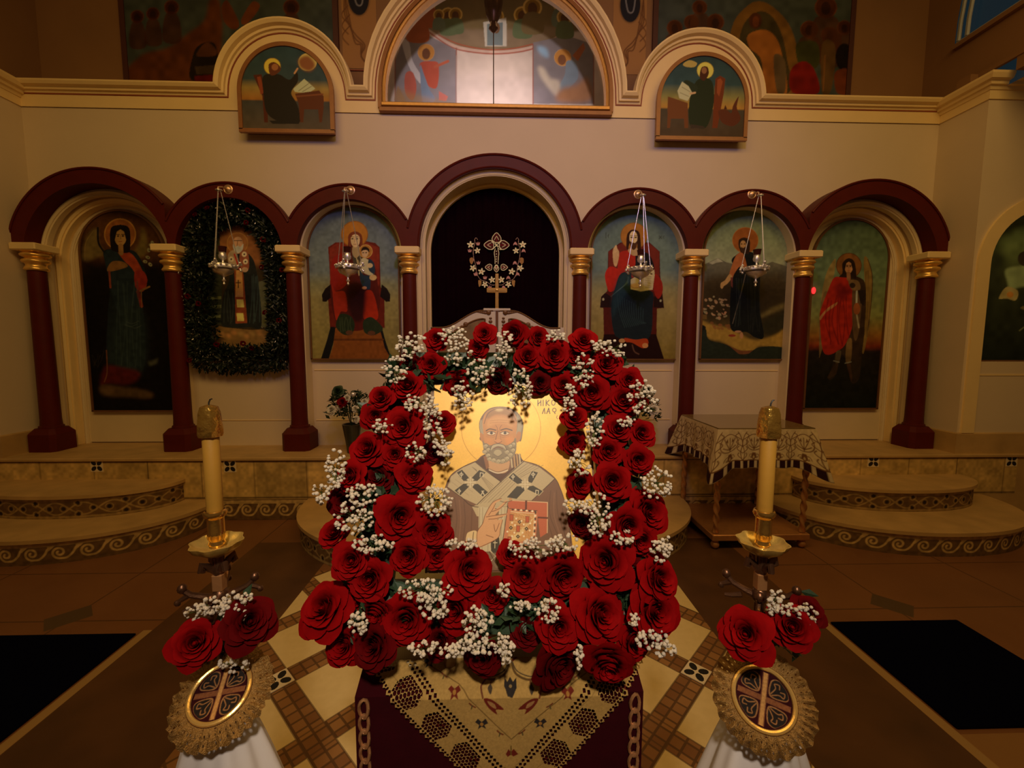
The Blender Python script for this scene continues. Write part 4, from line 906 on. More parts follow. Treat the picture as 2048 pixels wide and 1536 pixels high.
# --- central lunette: frame, glass, apse mural behind ---
t = thing('lunette_window', 'large arched brown and gilt framed lunette window above the central arch', 'window', (CA[0], YW, 3.80))
inv = Matrix.Translation((-CA[0], -YW, -3.80))
def carc(r, n=48, zc=3.965, zb=3.84): return [(CA[0]+r, zb)]+[(CA[0]+r*math.cos(math.pi*i/n), zc+r*math.sin(math.pi*i/n)) for i in range(n+1)]+[(CA[0]-r, zb)]
b = MB().ring_solid(carc(1.12), carc(1.085), YW-.04, YW+.04).box(CA[0]-1.11, CA[0]+1.11, YW-.05, YW+.04, 3.80, 3.845, .006)
b.build('outer_frame', M['framewood'], t).matrix_parent_inverse = inv
b = MB().ring_solid(carc(1.087, zb=3.85), carc(1.05, zb=3.85), YW-.025, YW+.05); b.tube([(p[0], YW-.03, p[1]) for p in carc(1.068, zb=3.85)], .014, 6); b.box(CA[0]-1.087, CA[0]+1.087, YW-.06, YW+.04, 3.845, 3.885, .008)
b.build('gilt_moulding', M['gold2'] if 'gold2' in M else mat('gilt_frame', (.55, .30, .08), .4, .5, var=.2, scale=30), t).matrix_parent_inverse = inv
g = MB().prism(carc(1.07, zb=3.86), YW+.03, YW+.036).build('glass_pane', M['glass'], t, smooth=False); g.matrix_parent_inverse = inv
YM = 5.9
zt_ = onY(985, 35, YM)[2]; ctr = (onY(985, 200, YM)[0], YM, zt_-1.36)
lo = bpy.data.objects['sanctuary_light']; lo.location = (ctr[0], YM-1.02, ctr[2]-.02); lo.rotation_euler = (math.pi/2, 0, 0); lo.data.spot_size = 2*math.atan(1.38/1.02)
c = Canvas((-2.2, YM, 2.6), (1, 0, 0), (0, 0, 1), 4.4, 3.6, .009, (640, 0, 2.695), (200, 178, 150), (205, 185, 160))
c.poly([(250, -400), (1700, -400), (1700, 60), (1600, 130), (1330, 180), (1240, 230), (1100, 275), (950, 288), (800, 270), (700, 240), (560, 165), (250, 130)], (120, 100, 60), soft=1)
c.poly([(580, 165), (720, 235), (940, 270), (1150, 245), (1280, 195), (1340, 150), (1200, 140), (1000, 160), (800, 160), (600, 120)], (140, 118, 86), soft=2); c.line([(580, 165), (700, 240), (800, 270), (950, 284), (1100, 268), (1240, 225), (1330, 175)], 22, (200, 168, 140)); c.line([(590, 175), (700, 250), (800, 278), (950, 290), (1100, 275), (1240, 232)], 6, (160, 80, 60))
c.line([(640, 190), (740, 235), (860, 262), (950, 268), (1060, 258), (1180, 228)], 5, (172, 84, 60))
for x0, x1 in ((405, 735), (1148, 1475)):
    c.poly([(x0, 560), (x0, 230), (x0+60, 180) if x0 < 500 else (x0, 230), (x1-150 if x0 < 500 else x0+180, 190), (x1, 270 if x0 < 500 else 240), (x1, 560)], (134, 124, 116)); c.line([(x0, 560), (x0, 240)], 6, (150, 90, 70), sm=False); c.line([(x1, 560), (x1, 260)], 6, (150, 90, 70), sm=False)
c.noise(.08, 14)
c.poly([(470, 560), (420, 460), (400, 540)], (150, 120, 90)); c.poly([(440, 220), (480, 230), (500, 330), (560, 430), (540, 450), (480, 360)], (190, 180, 165), sm=True); halo(c, 572, 282, 46, (190, 130, 60), (200, 150, 90)); c.poly([(540, 340), (600, 330), (640, 350), (630, 470), (580, 460), (550, 400)], (178, 84, 60), sm=True); c.poly([(540, 350), (560, 400), (590, 480), (620, 540), (560, 560), (545, 480)], (120, 132, 140), sm=True); c.ell(572, 290, 22, 30, (110, 70, 44)); c.line([(620, 360), (690, 330)], 14, (180, 96, 66)); c.poly([(460, 400), (500, 390), (520, 470), (500, 540), (460, 500)], (176, 92, 70), sm=True); c.poly([(640, 490), (690, 520), (680, 545), (640, 540)], (190, 110, 90)); c.poly([(405, 470), (480, 500), (600, 530), (735, 560), (405, 560)], (170, 130, 80), soft=3, a=.6)
halo(c, 1308, 310, 46, (198, 136, 62), (206, 156, 92)); c.poly([(1330, 330), (1380, 340), (1390, 420), (1340, 480), (1310, 540), (1290, 470), (1320, 400)], (128, 140, 140), sm=True); c.ell(1304, 322, 22, 28, (130, 84, 52)); c.poly([(1360, 300), (1420, 230), (1430, 260), (1390, 330)], (170, 100, 60)); c.poly([(1175, 360), (1210, 370), (1240, 420), (1290, 440), (1280, 520), (1200, 430)], (196, 180, 150), sm=True, soft=2); c.poly([(1300, 480), (1380, 460), (1440, 420), (1460, 540), (1280, 545)], (168, 120, 80), sm=True, soft=3); c.poly([(1170, 250), (1220, 260), (1230, 310), (1190, 290)], (150, 180, 190), sm=True, soft=2)
for x, y, q in ((525, 80, 54), (580, 10, 50), (690, 80, 40), (730, 78, 38), (640, 80, 30), (950, 90, 42), (1090, 80, 46), (1145, 40, 52), (1300, 20, 46), (1318, 92, 42)):
    halo(c, x, y, q, (150, 110, 36), (222, 180, 90), .2); c.ell(x, y+8, q*.5, q*.68, (96, 60, 34)); c.poly([(x-q*.8, y+q*.7), (x+q*.8, y+q*.7), (x+q*1.1, y+q*2.6), (x-q, y+q*2.6)], [(120, 100, 60), (100, 110, 70), (170, 90, 50), (110, 120, 90)][RS.randint(4)], sm=True)
c.poly([(880, 120), (1005, 95), (1005, 250), (890, 250)], (200, 190, 160)); c.poly([(900, 130), (985, 120), (985, 245), (900, 245)], (120, 130, 120)); c.ell(950, 150, 20, 30, (120, 84, 50)); c.noise(.06, 7)
c.line([(736, 560), (736, 300)], 4, (170, 150, 130), sm=False)
c.build('wall_sanctuary', M['paint'], kind='structure')
# hanging lamp chain seen through the lunette
t = thing('sanctuary_lamp', 'dark metal hanging lamp on a long chain seen through the lunette glass', 'lamp', (0, 4.95, 4.5))
p = onY(987, 90, 4.82); q = onY(985, 200, 4.82); r0 = onY(985, -20, 4.82)
for nm, b in (('chain', MB().tube([(0, 0, q[2]-4.7), (0, 0, 1.4)], .006, 6)), ('lamp_body', MB().lathe([(.01, p[2]-4.5+.12), (.05, p[2]-4.5+.16), (.035, p[2]-4.5+.22), (.08, p[2]-4.5+.3), (.10, p[2]-4.5+.42), (.05, p[2]-4.5+.5), (.07, p[2]-4.5+.6)], n=16))):
    b.build(nm, M['bronze'], t)
t.location = (p[0], 4.82, 4.5)

# ============ CURTAIN, GATE ============
t = thing('curtain', 'near-black curtain with gold embroidered cross and vine closing the central arch', 'curtain', (.01, 4.40, PZ))
inv = Matrix.Translation((-.01, -4.40, -PZ))
v, f = [], []
nx = 90
for j in (0, 1):
    for i in range(nx+1):
        x = -.72+1.46*i/nx; v.append((x, 4.41+.012*math.sin(i*1.1), .60 if j == 0 else 3.30))
f = [(i, i+1, nx+2+i, nx+1+i) for i in range(nx)]
MB().add(v, f).build('drape', M['curtain'], t).matrix_parent_inverse = inv
EM = (226, 176, 122); DKR = (120, 30, 30)
c = Canvas((-.33, 4.385, 2.10), (1, 0, 0), (0, 0, 1), .68, .66, .0035, (920, 440, 6.4), (160, 122, 96), (10, 4, 6)); c.mask[:] = True
base = c.img.copy()
def emb(p, w, col=EM, **k): c.line(p, w, col, **k)
def fleur(x, y, r, rot):
    q = lambda a, b: (x+a*math.cos(rot)-b*math.sin(rot), y+a*math.sin(rot)+b*math.cos(rot))
    P_ = [q(0, -r*.35), q(r*.35, -r*.55), q(r*.75, -r*.42), q(r*1.15, 0), q(r*.75, r*.42), q(r*.35, r*.55), q(0, r*.35)]
    c.poly(P_, (60, 14, 12), sm=True); emb(P_, 9, closed=True); emb([q(r*.1, 0), q(r*.95, 0)], 7, DKR); emb([q(r*.3, -r*.25), q(r*.7, 0), q(r*.3, r*.25)], 6)
for a in (0, math.pi, -math.pi/2): fleur(468+math.cos(a)*40, 320+math.sin(a)*36, 106, a)
for a in (-.78, -2.36, .78, 2.36): emb([(468, 320), (468+62*math.cos(a)+10, 320+62*math.sin(a)), (468+84*math.cos(a), 320+84*math.sin(a)), (468+62*math.cos(a)-10, 320+62*math.sin(a)+10)], 8, closed=True)
c.ell(468, 322, 15, 15, EM)
c.poly([(440, 380), (495, 380), (492, 560), (446, 560)], (40, 8, 8)); emb([(452, 365), (438, 420), (446, 480), (448, 560)], 9); emb([(484, 365), (498, 420), (492, 480), (490, 560)], 9)
for y in (400, 435, 470, 500, 530): c.ell(466, y, 6, 7, EM)
for a in (0, math.pi): fleur(466+math.cos(a)*60, 605, 72, a)
fleur(466, 600, 58, math.pi/2); c.ell(466, 595, 26, 26, EM); c.ell(466, 600, 12, 12, DKR)
def flower(x, y, r, rot):
    for k in range(5):
        a = rot+k*2*math.pi/5; c.ell(x+r*.55*math.cos(a), y+r*.55*math.sin(a), r*.5, r*.28, EM, rot=math.degrees(a))
    c.ell(x, y, r*.22, r*.22, (170, 110, 60))
for s in (0, 1):
    mx_ = (lambda x: 938-x) if s else (lambda x: x)
    m = lambda pts: [(mx_(x), y) for x, y in pts]
    emb(m([(225, 250), (205, 228), (188, 250), (190, 300), (170, 380), (175, 480), (200, 580), (215, 680), (260, 760), (340, 790), (400, 830), (460, 830)]), 7, (180, 130, 100))
    for x, y, r in ((135, 315, 46), (222, 392, 42), (165, 615, 44), (275, 660, 46), (318, 825, 42), (410, 765, 44)): flower(mx_(x), y, r, x*.1)
    for x, y in ((125, 390), (150, 520), (235, 545), (200, 690), (320, 735), (380, 860), (230, 300)):
        for k in (-1, 0, 1): c.ell(mx_(x+k*16), y+abs(k)*6, 8, 24, (176, 112, 92), rot=k*18)
    c.poly(m([(235, 770), (275, 780), (270, 830), (245, 858), (235, 820)]), (150, 100, 50), sm=True); c.poly(m([(125, 490), (165, 480), (170, 530), (150, 570), (125, 540)]), (140, 90, 46), sm=True)
ch = (np.abs(c.img-base).sum(-1) > .004); c.mask = ch
o = c.build('embroidery', M['cloth'], t, off=0.0); o.matrix_parent_inverse = inv
# --- royal gate: two carved white leaves ---
YG = 4.17
t = thing('sanctuary_gate', 'low white arched double gate with carved brown ornament and gilt cross behind the roses', 'gate', (.02, YG, PZ))
inv = Matrix.Translation((-.02, -YG, -PZ))
def gt_z(x):
    u_ = abs(x-.02)/.66
    if u_ > .97: return 1.775
    return 1.775+.165*(1 if u_ < .2 else .5+.5*math.cos(math.pi*min(1, (u_-.2)/.62)))
def leaf_mesh(x0, x1, y0, y1, z0, dz=0, n=24):
    b = MB(); top = [(x0+(x1-x0)*i/n) for i in range(n+1)]
    poly = [(x1, z0), (x0, z0)]+[(x, gt_z(x)-dz) for x in top]
    return b.prism(poly, y0, y1)
for s in (-1, 1):
    xa, xb = sorted((.02+s*.005, .02+s*.645))
    l = leaf_mesh(xa, xb, YG-.012, YG+.02, PZ+.02).build('gate_leaf', M['gate'], t, smooth=False); l.matrix_parent_inverse = inv
    pa, pb = sorted((.02+s*.115, .02+s*.56))
    p = leaf_mesh(pa, pb, YG-.016, YG-.013, 1.15, dz=.085).build('painted_inset', mat('gate_inset', (.22, .14, .06), .5, var=.6, scale=14), l, smooth=False)
    rim = MB(); pts = [(pa+(pb-pa)*i/20, YG-.018, gt_z(pa+(pb-pa)*i/20)-.085) for i in range(21)]
    rim.tube([(pa, YG-.018, 1.15)]+pts+[(pb, YG-.018, 1.15)], .008, 6); rim.tube([(xa+.01, YG-.014, gt_z(xa+.01)-.01)]+[(xa+(xb-xa)*i/20, YG-.014, gt_z(xa+(xb-xa)*i/20)-.006) for i in range(1, 20)], .007, 6)
    rim.build('inset_moulding', M['walnut'], l)
    for (cx_, cz, L, rot) in ((.02+s*.30, 1.80, .14, s*-.62), (.02+s*.08, 1.915, .12, s*-.10)):
        o = MB()   # carved winged ornament
        for k in range(5):
            a = rot; x2 = cx_+s*L*(.25+.16*k)*math.cos(a); z2 = cz+L*(.25+.16*k)*math.sin(a)*s+.004*k
            o.ball((x2, YG-.014, z2), .016-.002*k, 8, 6, (1.6, .5, .8))
        o.ball((cx_, YG-.016, cz), .024, 10, 8, (1, .5, 1)); o.build('carved_ornament', M['walnut'], l)
    o = MB()
    for k in range(5): o.ball((.02+s*.062, YG-.014, 1.86-.032*k), .012+.004*(k % 2), 8, 6, (1.2, .5, 1))
    o.build('carved_sprig', M['walnut'], l)
b = MB().box(.02-.012, .02+.012, YG-.022, YG-.010, .7, 1.93); b.build('centre_strip', M['walnut'], t, smooth=False).matrix_parent_inverse = inv
b = MB().box(-.11, .15, YG-.02, YG+.03, 1.93, 1.955, .004).build('cap_board', M['gate'], t, smooth=False); b.matrix_parent_inverse = inv
b = MB().box(.004, .036, YG-.004, YG+.014, 1.955, 2.285, .004).box(-.078, .118, YG-.0045, YG+.0145, 2.105, 2.150, .004); b.box(.013, .027, YG-.009, YG-.004, 1.97, 2.27).box(-.066, .106, YG-.009, YG-.0045, 2.119, 2.135)
b.ball((.02, YG-.008, 2.128), .016, 10, 8, (1, .6, 1)); b.build('gilt_cross', M['gold'], t, smooth=False).matrix_parent_inverse = inv

# ============ HANGING LAMPS ============
def hang_lamp():
    t = thing('hanging_lamp', '', 'lamp')
    b = MB().ball((0, .135, .935), .034, 14, 8, (1, .7, 1)); b.torus((0, .138, .935), .036, .008, 'y'); b.tube([(0, .12, .93), (0, .05, .925), (-.01, .01, .91), (-.012, 0, .88)], .007, 8)
    b.build('wall_hook', mat('pale_gilt', (.75, .52, .32), .35, .7), t)
    c_ = MB()
    c_.lathe([(.004, .895), (.028, .885), (.03, .878), (.008, .87)], n=14)
    for k in range(3):
        a = 2*math.pi*k/3+.5; x, y = .125*math.cos(a), .125*math.sin(a)*.9; n_ = 48
        p0 = Vector((.012*math.cos(a), .012*math.sin(a), .875)); p1 = Vector((x, y, .255))
        for i in range(n_):
            q = p0.lerp(p1, (i+.5)/n_); c_.ball(q, .0052, 5, 4, (.8, .8, 1.5))
    c_.build('chains', M['silver'], t)
    d = MB().lathe([(.004, .13), (.012, .14), (.006, .155), (.018, .17), (.010, .18), (.008, .20), (.03, .215), (.07, .235), (.085, .262), (.06, .27), (.06, .272)], n=24)
    d.lathe([(.088, .272), (.104, .275), (.107, .30), (.100, .312), (.092, .314)], n=32, fn=lambda a, z: 1+.05*math.sin(a*12))
    for k in range(3):
        a = 2*math.pi*k/3+.5
        for j in range(6): d.ball((.125*math.cos(a)+.014*math.cos(j*1.4), .118*math.sin(a)+.012*math.sin(j*1.9), .265+.014*j), .012, 7, 5)
        d.tube([(.10*math.cos(a), .10*math.sin(a), .29), (.13*math.cos(a), .12*math.sin(a), .33)], .007, 6)
    for k in range(16):
        a = 2*math.pi*k/16; d.ball((.104*math.cos(a), .104*math.sin(a), .30), .011, 6, 5)
    d.xf(Matrix.Translation((0,0,-.075))); d.build('dish', M['silver'], t)
    e = MB().lathe([(.006, .31), (.018, .318), (.010, .33), (.009, .35), (.030, .365), (.034, .385), (.026, .41), (.030, .418)], n=18).xf(Matrix.Translation((0,0,-.075))).build('cup', M['silver'], t)
    MB().lathe([(.030, .418), (.034, .45), (.038, .468), (.034, .468), (.028, .42)], n=18).xf(Matrix.Translation((0,0,-.075))).build('glass_cup', mat('dark_red_glass', (.05, .01, .01), .15), t)
    return t
h0 = hang_lamp()
HL = [((455, 378), 'silver hanging oil lamp in front of the garlanded picture'), ((700, 380), 'silver hanging oil lamp in front of the mother and child picture'),
      ((1277, 388), 'silver hanging oil lamp in front of the seated figure with the open book'), ((1505, 388), 'silver hanging oil lamp in front of the standing figure in a landscape')]
for i, ((px, py), lb) in enumerate(HL):
    p = onY(px, py, YA-.01); o = h0 if i == 0 else copy_tree(h0)
    o.location = (p[0], YA-.135, p[2]-.935); o['label'] = lb; o['group'] = 'silver lamps hanging from the arcade'; o.rotation_euler = (0, 0, 0)
# red reflection in the panel's varnish, added as a small glowing bead
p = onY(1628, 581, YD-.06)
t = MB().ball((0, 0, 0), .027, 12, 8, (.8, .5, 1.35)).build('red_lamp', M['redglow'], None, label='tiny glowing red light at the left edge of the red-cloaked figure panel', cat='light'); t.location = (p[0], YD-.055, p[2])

# ============ GARLAND ============
t = thing('garland', 'thick dark green leafy garland with small red roses around the bishop painting', 'garland', (-2.46, YW-.06, 1.4))
inv = Matrix.Translation((2.46, -(YW-.06), -1.4))
rnd = random.Random(3)
path = []
xc = BAYS[1][0]
def gpath(s_):
    # closed loop param 0..1 : bottom, right side, arch, left side
    L = [(-.36, 1.47), (0, 1.45), (.36, 1.47), (.385, 1.8), (.40, 2.2), (.37, 2.55), (.24, 2.80), (0, 2.88), (-.26, 2.78), (-.37, 2.5), (-.40, 2.2), (-.385, 1.8)]
    k = s_*len(L); i = int(k) % len(L); f_ = k-int(k); a, b = L[i], L[(i+1) % len(L)]
    return xc+a[0]*(1-f_)+b[0]*f_, a[1]*(1-f_)+b[1]*f_
mb = MB(); br_ = MB(); gl = MB()
def leafquad(mb, p, d, L, w, up):
    d = Vector(d).normalized(); sd = d.cross(Vector(up)).normalized(); p = Vector(p); nn = d.cross(sd)
    mb.add([p, p+d*L*.5+sd*w+nn*w*.3, p+d*L, p+d*L*.5-sd*w+nn*w*.3], [(0, 1, 2), (0, 2, 3)])
for k in range(9000):
    s_ = rnd.random(); x, z = gpath(s_); left = x < xc
    wd_ = .16 if (.25 < s_ < .55) else .15
    wd_ = .19 if (.72 < s_ < 1 and z > 1.6) else wd_
    r = wd_*math.sqrt(rnd.random()); a = rnd.random()*6.283
    x += r*math.cos(a)*.8; z += r*math.sin(a)*.85; y = YW-.05-.10*rnd.random()*(1-(r/wd_)**2)-.01
    x = max(-2.965, min(-1.97, x)); dd = (math.cos(a)+rnd.gauss(0, .6), -abs(rnd.gauss(.3, .4)), math.sin(a)+rnd.gauss(0, .6))
    leafquad(mb, (x, y, z), dd, rnd.uniform(.03, .065), rnd.uniform(.007, .014), (rnd.gauss(0, 1), rnd.gauss(0, 1), rnd.gauss(0, 1)))
mb.build('foliage', M['garland_leaf'], t, smooth=False).matrix_parent_inverse = inv
for k in range(130):
    s_ = rnd.random(); x, z = gpath(s_); x += rnd.gauss(0, .06); z += rnd.gauss(0, .06)
    leafquad(gl, (x, YW-.17, z), (rnd.gauss(0, 1), -.2, rnd.gauss(0, 1)), .022, .003, (0, 1, .3))
gl.build('silver_tinsel', M['silver'], t, smooth=False, kind='stuff').matrix_parent_inverse = inv
def petal(mb, a0, span, rb, rt, h0, h1, curl, rnd, n=10, m=7, lift=0.):
    v = []; tilt = rnd.uniform(-.05, .05); wob = rnd.uniform(0, 6.28)
    for j in range(m+1):
        t = j/m
        for i in range(n+1):
            s = -1+2*i/n
            w = span*(.5+.5*math.sin(min(1, t*1.25)*math.pi/2)); tt = t*(1-.30*abs(s)**2.6)+.045*math.exp(-(s/.2)**2)*t
            a = a0+s*w
            cu = curl*max(0, (tt-.58)/.42)**1.6
            r = rb+(rt-rb)*(tt**1.15)+cu*(.85+.2*s*s)+.035*s*rt+.010*math.sin(5*s+wob)*t
            z = h0+(h1-h0)*(1-(1-min(1,tt))**1.25)-cu*.55+tilt*s*t
            v.append((r*math.cos(a), r*math.sin(a), z))
    f = [(j*(n+1)+i, j*(n+1)+i+1, (j+1)*(n+1)+i+1, (j+1)*(n+1)+i) for j in range(m) for i in range(n)]
    mb.add(v, f)
def rose_meshes(seed, openness=1.):
    rnd = random.Random(seed); inner, outer = MB(), MB()
    layers = [(2, .07, .56, .0), (3, .15, .64, .025), (3, .25, .70, .05), (4, .36, .72, .09), (4, .48, .68, .13), (4, .60, .58, .19), (5, .72, .44, .25), (5, .82, .26, .30)]
    ph = rnd.random()*6
    for k, (n_, rt, h1, cu) in enumerate(layers):
        rt *= .75+.25*openness if k > 2 else 1
        ph += rnd.uniform(.4, 1.0)
        tgt = inner if k < 5 else outer
        for i in range(n_):
            sp = {2: 1.75, 3: 1.25, 4: .98, 5: .82}[n_]*rnd.uniform(.9, 1.08)
            petal(tgt, ph+i*2*math.pi/n_+rnd.uniform(-.12, .12), sp, .02+.52*rt, rt*rnd.uniform(.93, 1.06), -.15-.10*rt, h1*rnd.uniform(.92, 1.05), cu*rnd.uniform(.6, 1.35)*openness, rnd)
    inner.ball((0, 0, .22), .12, 10, 8, (1, 1, 2)); inner.lathe([(.02, -.12), (.42, -.06), (.46, .0)], n=16, caps=True)
    def mk(mb, nm, mt):
        me = bpy.data.meshes.new(nm); me.from_pydata(mb.v, [], mb.f); me.materials.append(mt); me.shade_smooth(); return me
    return mk(outer, 'rose', M['rose']), mk(inner, 'flower_center', M['rose'])
ROSES = [rose_meshes(11, 1.0), rose_meshes(12, .85), rose_meshes(13, 1.1), rose_meshes(14, .7), rose_meshes(15, .95)]
ROSES_D = []
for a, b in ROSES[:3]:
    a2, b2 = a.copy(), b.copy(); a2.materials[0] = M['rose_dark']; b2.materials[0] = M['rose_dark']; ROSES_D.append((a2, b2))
def put_rose(parent, loc, r, nrm, k, roll=0., dark=False, name='rose', heart=True, inv=None):
    A, B = (ROSES_D[k % 3] if dark else ROSES[k % 5])
    o = link(bpy.data.objects.new(name, A), parent); q = Vector(nrm).to_track_quat('Z', 'Y').to_matrix().to_4x4()
    M_ = Matrix.Translation(loc) @ q @ Matrix.Rotation(roll, 4, 'Z') @ Matrix.Scale(r, 4)
    if inv is not None: M_ = inv @ M_
    o.matrix_basis = M_
    if heart: link(bpy.data.objects.new('flower_center', B), o)
    return o
SMALLR = MB()
for k, (gx, gy) in enumerate([(550, 205), (535, 305), (670, 440), (825, 688), (660, 665), (150, 960), (685, 1030), (800, 1095), (295, 1290), (580, 1320), (75, 1420), (220, 185), (510, 1280), (120, 240), (60, 900)]):
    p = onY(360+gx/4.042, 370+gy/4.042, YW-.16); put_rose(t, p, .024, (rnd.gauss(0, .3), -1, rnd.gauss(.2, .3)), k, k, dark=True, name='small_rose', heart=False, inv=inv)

# ============ VASES OF FLOWERS BY THE COLUMNS ============
def vase(loc, label):
    t = thing('flower_vase', label, 'vase', loc)
    MB().lathe([(.045, 0), (.05, .01), (.062, .12), (.085, .26), (.088, .275), (.078, .275), (.07, .25)], n=20).build('vase_body', M['vase'], t)
    return t
def vase_bouquet(loc, label, flip=1):
    t = thing('flower_bouquet', label, 'flowers', loc); r_ = random.Random(5)
    lf = MB()
    for k in range(420):
        a, e = r_.random()*6.28, r_.uniform(-.3, 1.4); R = .20*r_.random()**.4
        p = (R*math.cos(a)*math.cos(e)*1.05, R*math.sin(a)*math.cos(e)*.7, .10+R*math.sin(e)*1.05)
        leafquad(lf, p, (math.cos(a)+r_.gauss(0, .4), math.sin(a), r_.gauss(.4, .6)), r_.uniform(.03, .07), r_.uniform(.008, .016), (r_.gauss(0, 1), r_.gauss(0, 1), 1))
    for k in range(7):
        a = r_.random()*6.28; lf.tube([(0, 0, -.05), (.08*math.cos(a), .05*math.sin(a), .1), (.17*math.cos(a), .1*math.sin(a), .2+.1*r_.random())], .003, 5)
    lf.build('foliage', M['leaf'], t, smooth=False)
    put_rose(t, Vector((-.035*flip, -.12, .215)), .048, (0, -1, .3), 1)
    for k, (x, z, r, mt) in enumerate([(-.14, .14, .046, 'whitepetal'), (.07, .15, .034, 'whitepetal'), (.075, .055, .032, 'whitepetal'), (.155, .22, .030, 'whitepetal'), (-.08, .31, .055, 'leaf'), (-.07, .17, .024, 'whitepetal'), (.15, .17, .026, 'whitepetal'), (0, .25, .035, 'whitepetal')]):
        A = ROSES[k % 5][0].copy(); A.materials[0] = M[mt]; o = link(bpy.data.objects.new('white_flower' if mt != 'leaf' else 'green_bloom', A), t)
        B = link(bpy.data.objects.new('flower_center', ROSES[k % 5][1].copy()), o); B.data.materials[0] = M[mt]
        o.matrix_basis = Matrix.Translation((x*flip, -.10, z)) @ Vector((x*2, -1, .4)).to_track_quat('Z', 'Y').to_matrix().to_4x4() @ Matrix.Scale(r, 4)
    MB().ball((.055*flip, -.10, .285), .024, 14, 10).build('silver_bauble', M['silver'], t)
    return t
vase((-1.345, 4.02, PZ), 'dark tapered vase standing at the wall left of the rose frame')
vase_bouquet((-1.345, 4.02, PZ+.28), 'bouquet of one red rose and white blooms in the left dark vase')
vase((1.35, 4.02, PZ), 'dark vase mostly hidden behind the right side of the rose frame')
vase_bouquet((1.35, 4.02, PZ+.28), 'mixed bouquet peeping out behind the right side of the rose frame', -1)

# ============ CLOTH-COVERED TABLE ============
TX0, TX1, TY0, TY1, TZ = 1.735, 2.475, 3.20, 3.84, .965
t = thing('side_table', 'small table with gilt twisted legs under a patterned cloth at the right', 'table', ((TX0+TX1)/2, (TY0+TY1)/2, 0))
inv = Matrix.Translation((-(TX0+TX1)/2, -(TY0+TY1)/2, 0))
M['copperish'] = mat('copper_gilt', (.50, .24, .09), .35, .55, var=.2, scale=30)
MB().box(TX0-.01, TX1+.01, TY0-.01, TY1+.01, TZ-.045, TZ-.012, .004).build('tabletop', M['walnut'], t, smooth=False).matrix_parent_inverse = inv
MB().box(TX0-.02, TX1+.02, TY0-.02, TY1+.02, .075, .125, .005).build('lower_shelf', M['copperish'], t, smooth=False).matrix_parent_inverse = inv
for x in (TX0+.02, TX1-.02):
    for y in (TY0+.02, TY1-.02):
        b = MB(); rings = []
        for k in range(120):
            z = .13+(TZ-.18)*k/119; a0 = k*.45
            rings.append([(x+(.019+.006*math.cos(2*(math.pi*2*i/16)+a0))*math.cos(2*math.pi*i/16), y+(.019+.006*math.cos(2*(math.pi*2*i/16)+a0))*math.sin(2*math.pi*i/16), z) for i in range(16)])
        b.loft(rings, True, True); b.ball((x, y, .034), .033, 14, 10); b.lathe([(.026, .06), (.026, .078)], (x, y, 0), 12)
        b.build('leg', M['copperish'], t).matrix_parent_inverse = inv
# cloth: sides hang from the tabletop, flaring at corners
tc = thing('tablecloth', 'cream cloth with brown scroll pattern and dark fringe draped over the side table', 'tablecloth', ((TX0+TX1)/2, (TY0+TY1)/2, TZ))
CW, CD_, DR = TX1-TX0+.03, TY1-TY0+.03, .30
cv = Canvas((0, 0, 0), (1, 0, 0), (0, 0, 1), 2*(CW+CD_), DR, .004, bg=(.62, .50, .30))
BR = (.17, .08, .035)
for q in range(int(2*(CW+CD_)/.19)):
    x = .095+q*.19
    th = np.linspace(0, 2*np.pi, 16, endpoint=False)
    cv.line(np.stack([x+.062*np.cos(th), .20+.062*np.sin(th)], 1), .006, BR, closed=True)
    for s in (-1, 1):
        cv.line([(x+s*.095, .05), (x+s*.08, .12), (x+s*.095, .19), (x+s*.08, .25), (x+s*.06, .28)], .006, BR)
        for k in range(4): cv.line([(x+s*.092, .07+k*.05), (x+s*(.062-.006*k), .10+k*.05), (x+s*.068, .12+k*.05)], .006, BR)
        sp = [(x+s*(.02+.018*math.cos(a)*(1-a/9)), .09+.022*math.sin(a)*(1-a/9)) for a in np.arange(0, 7, .5)]; cv.line(sp, .005, BR)
        cv.line([(x, .15), (x+s*.02, .19), (x+s*.04, .235)], .006, BR); cv.line([(x, .15), (x+s*.025, .165), (x+s*.045, .18)], .006, BR)
        cv.poly([(x+s*.012, .20), (x+s*.03, .215), (x+s*.02, .235)], BR, local=True)
    cv.line([(x, .14), (x, .235)], .006, BR); cv.poly([(x-.02, .085), (x, .06), (x+.02, .085), (x+.012, .12), (x-.012, .12)], BR, local=True); cv.poly([(x-.008, .085), (x, .072), (x+.008, .085), (x, .1)], (.5, .38, .2), local=True)
cv.poly([(0, 0), (9, 0), (9, .058), (0, .058)], (.03, .008, .011), local=True)
for q in range(int(2*(CW+CD_)/.058)): cv.poly([(q*.058, .004), (q*.058+.018, .004), (q*.058+.018, .058), (q*.058, .058)], (.55, .45, .30), local=True)
cv.line([(0, .062), (9, .062)], .008, BR, sm=False); cv.noise(.12, 4)
X0, X1, Y0, Y1 = TX0-.015, TX1+.015, TY0-.015, TY1+.015
cum = [0, CW, CW+CD_, 2*CW+CD_, 2*(CW+CD_)]
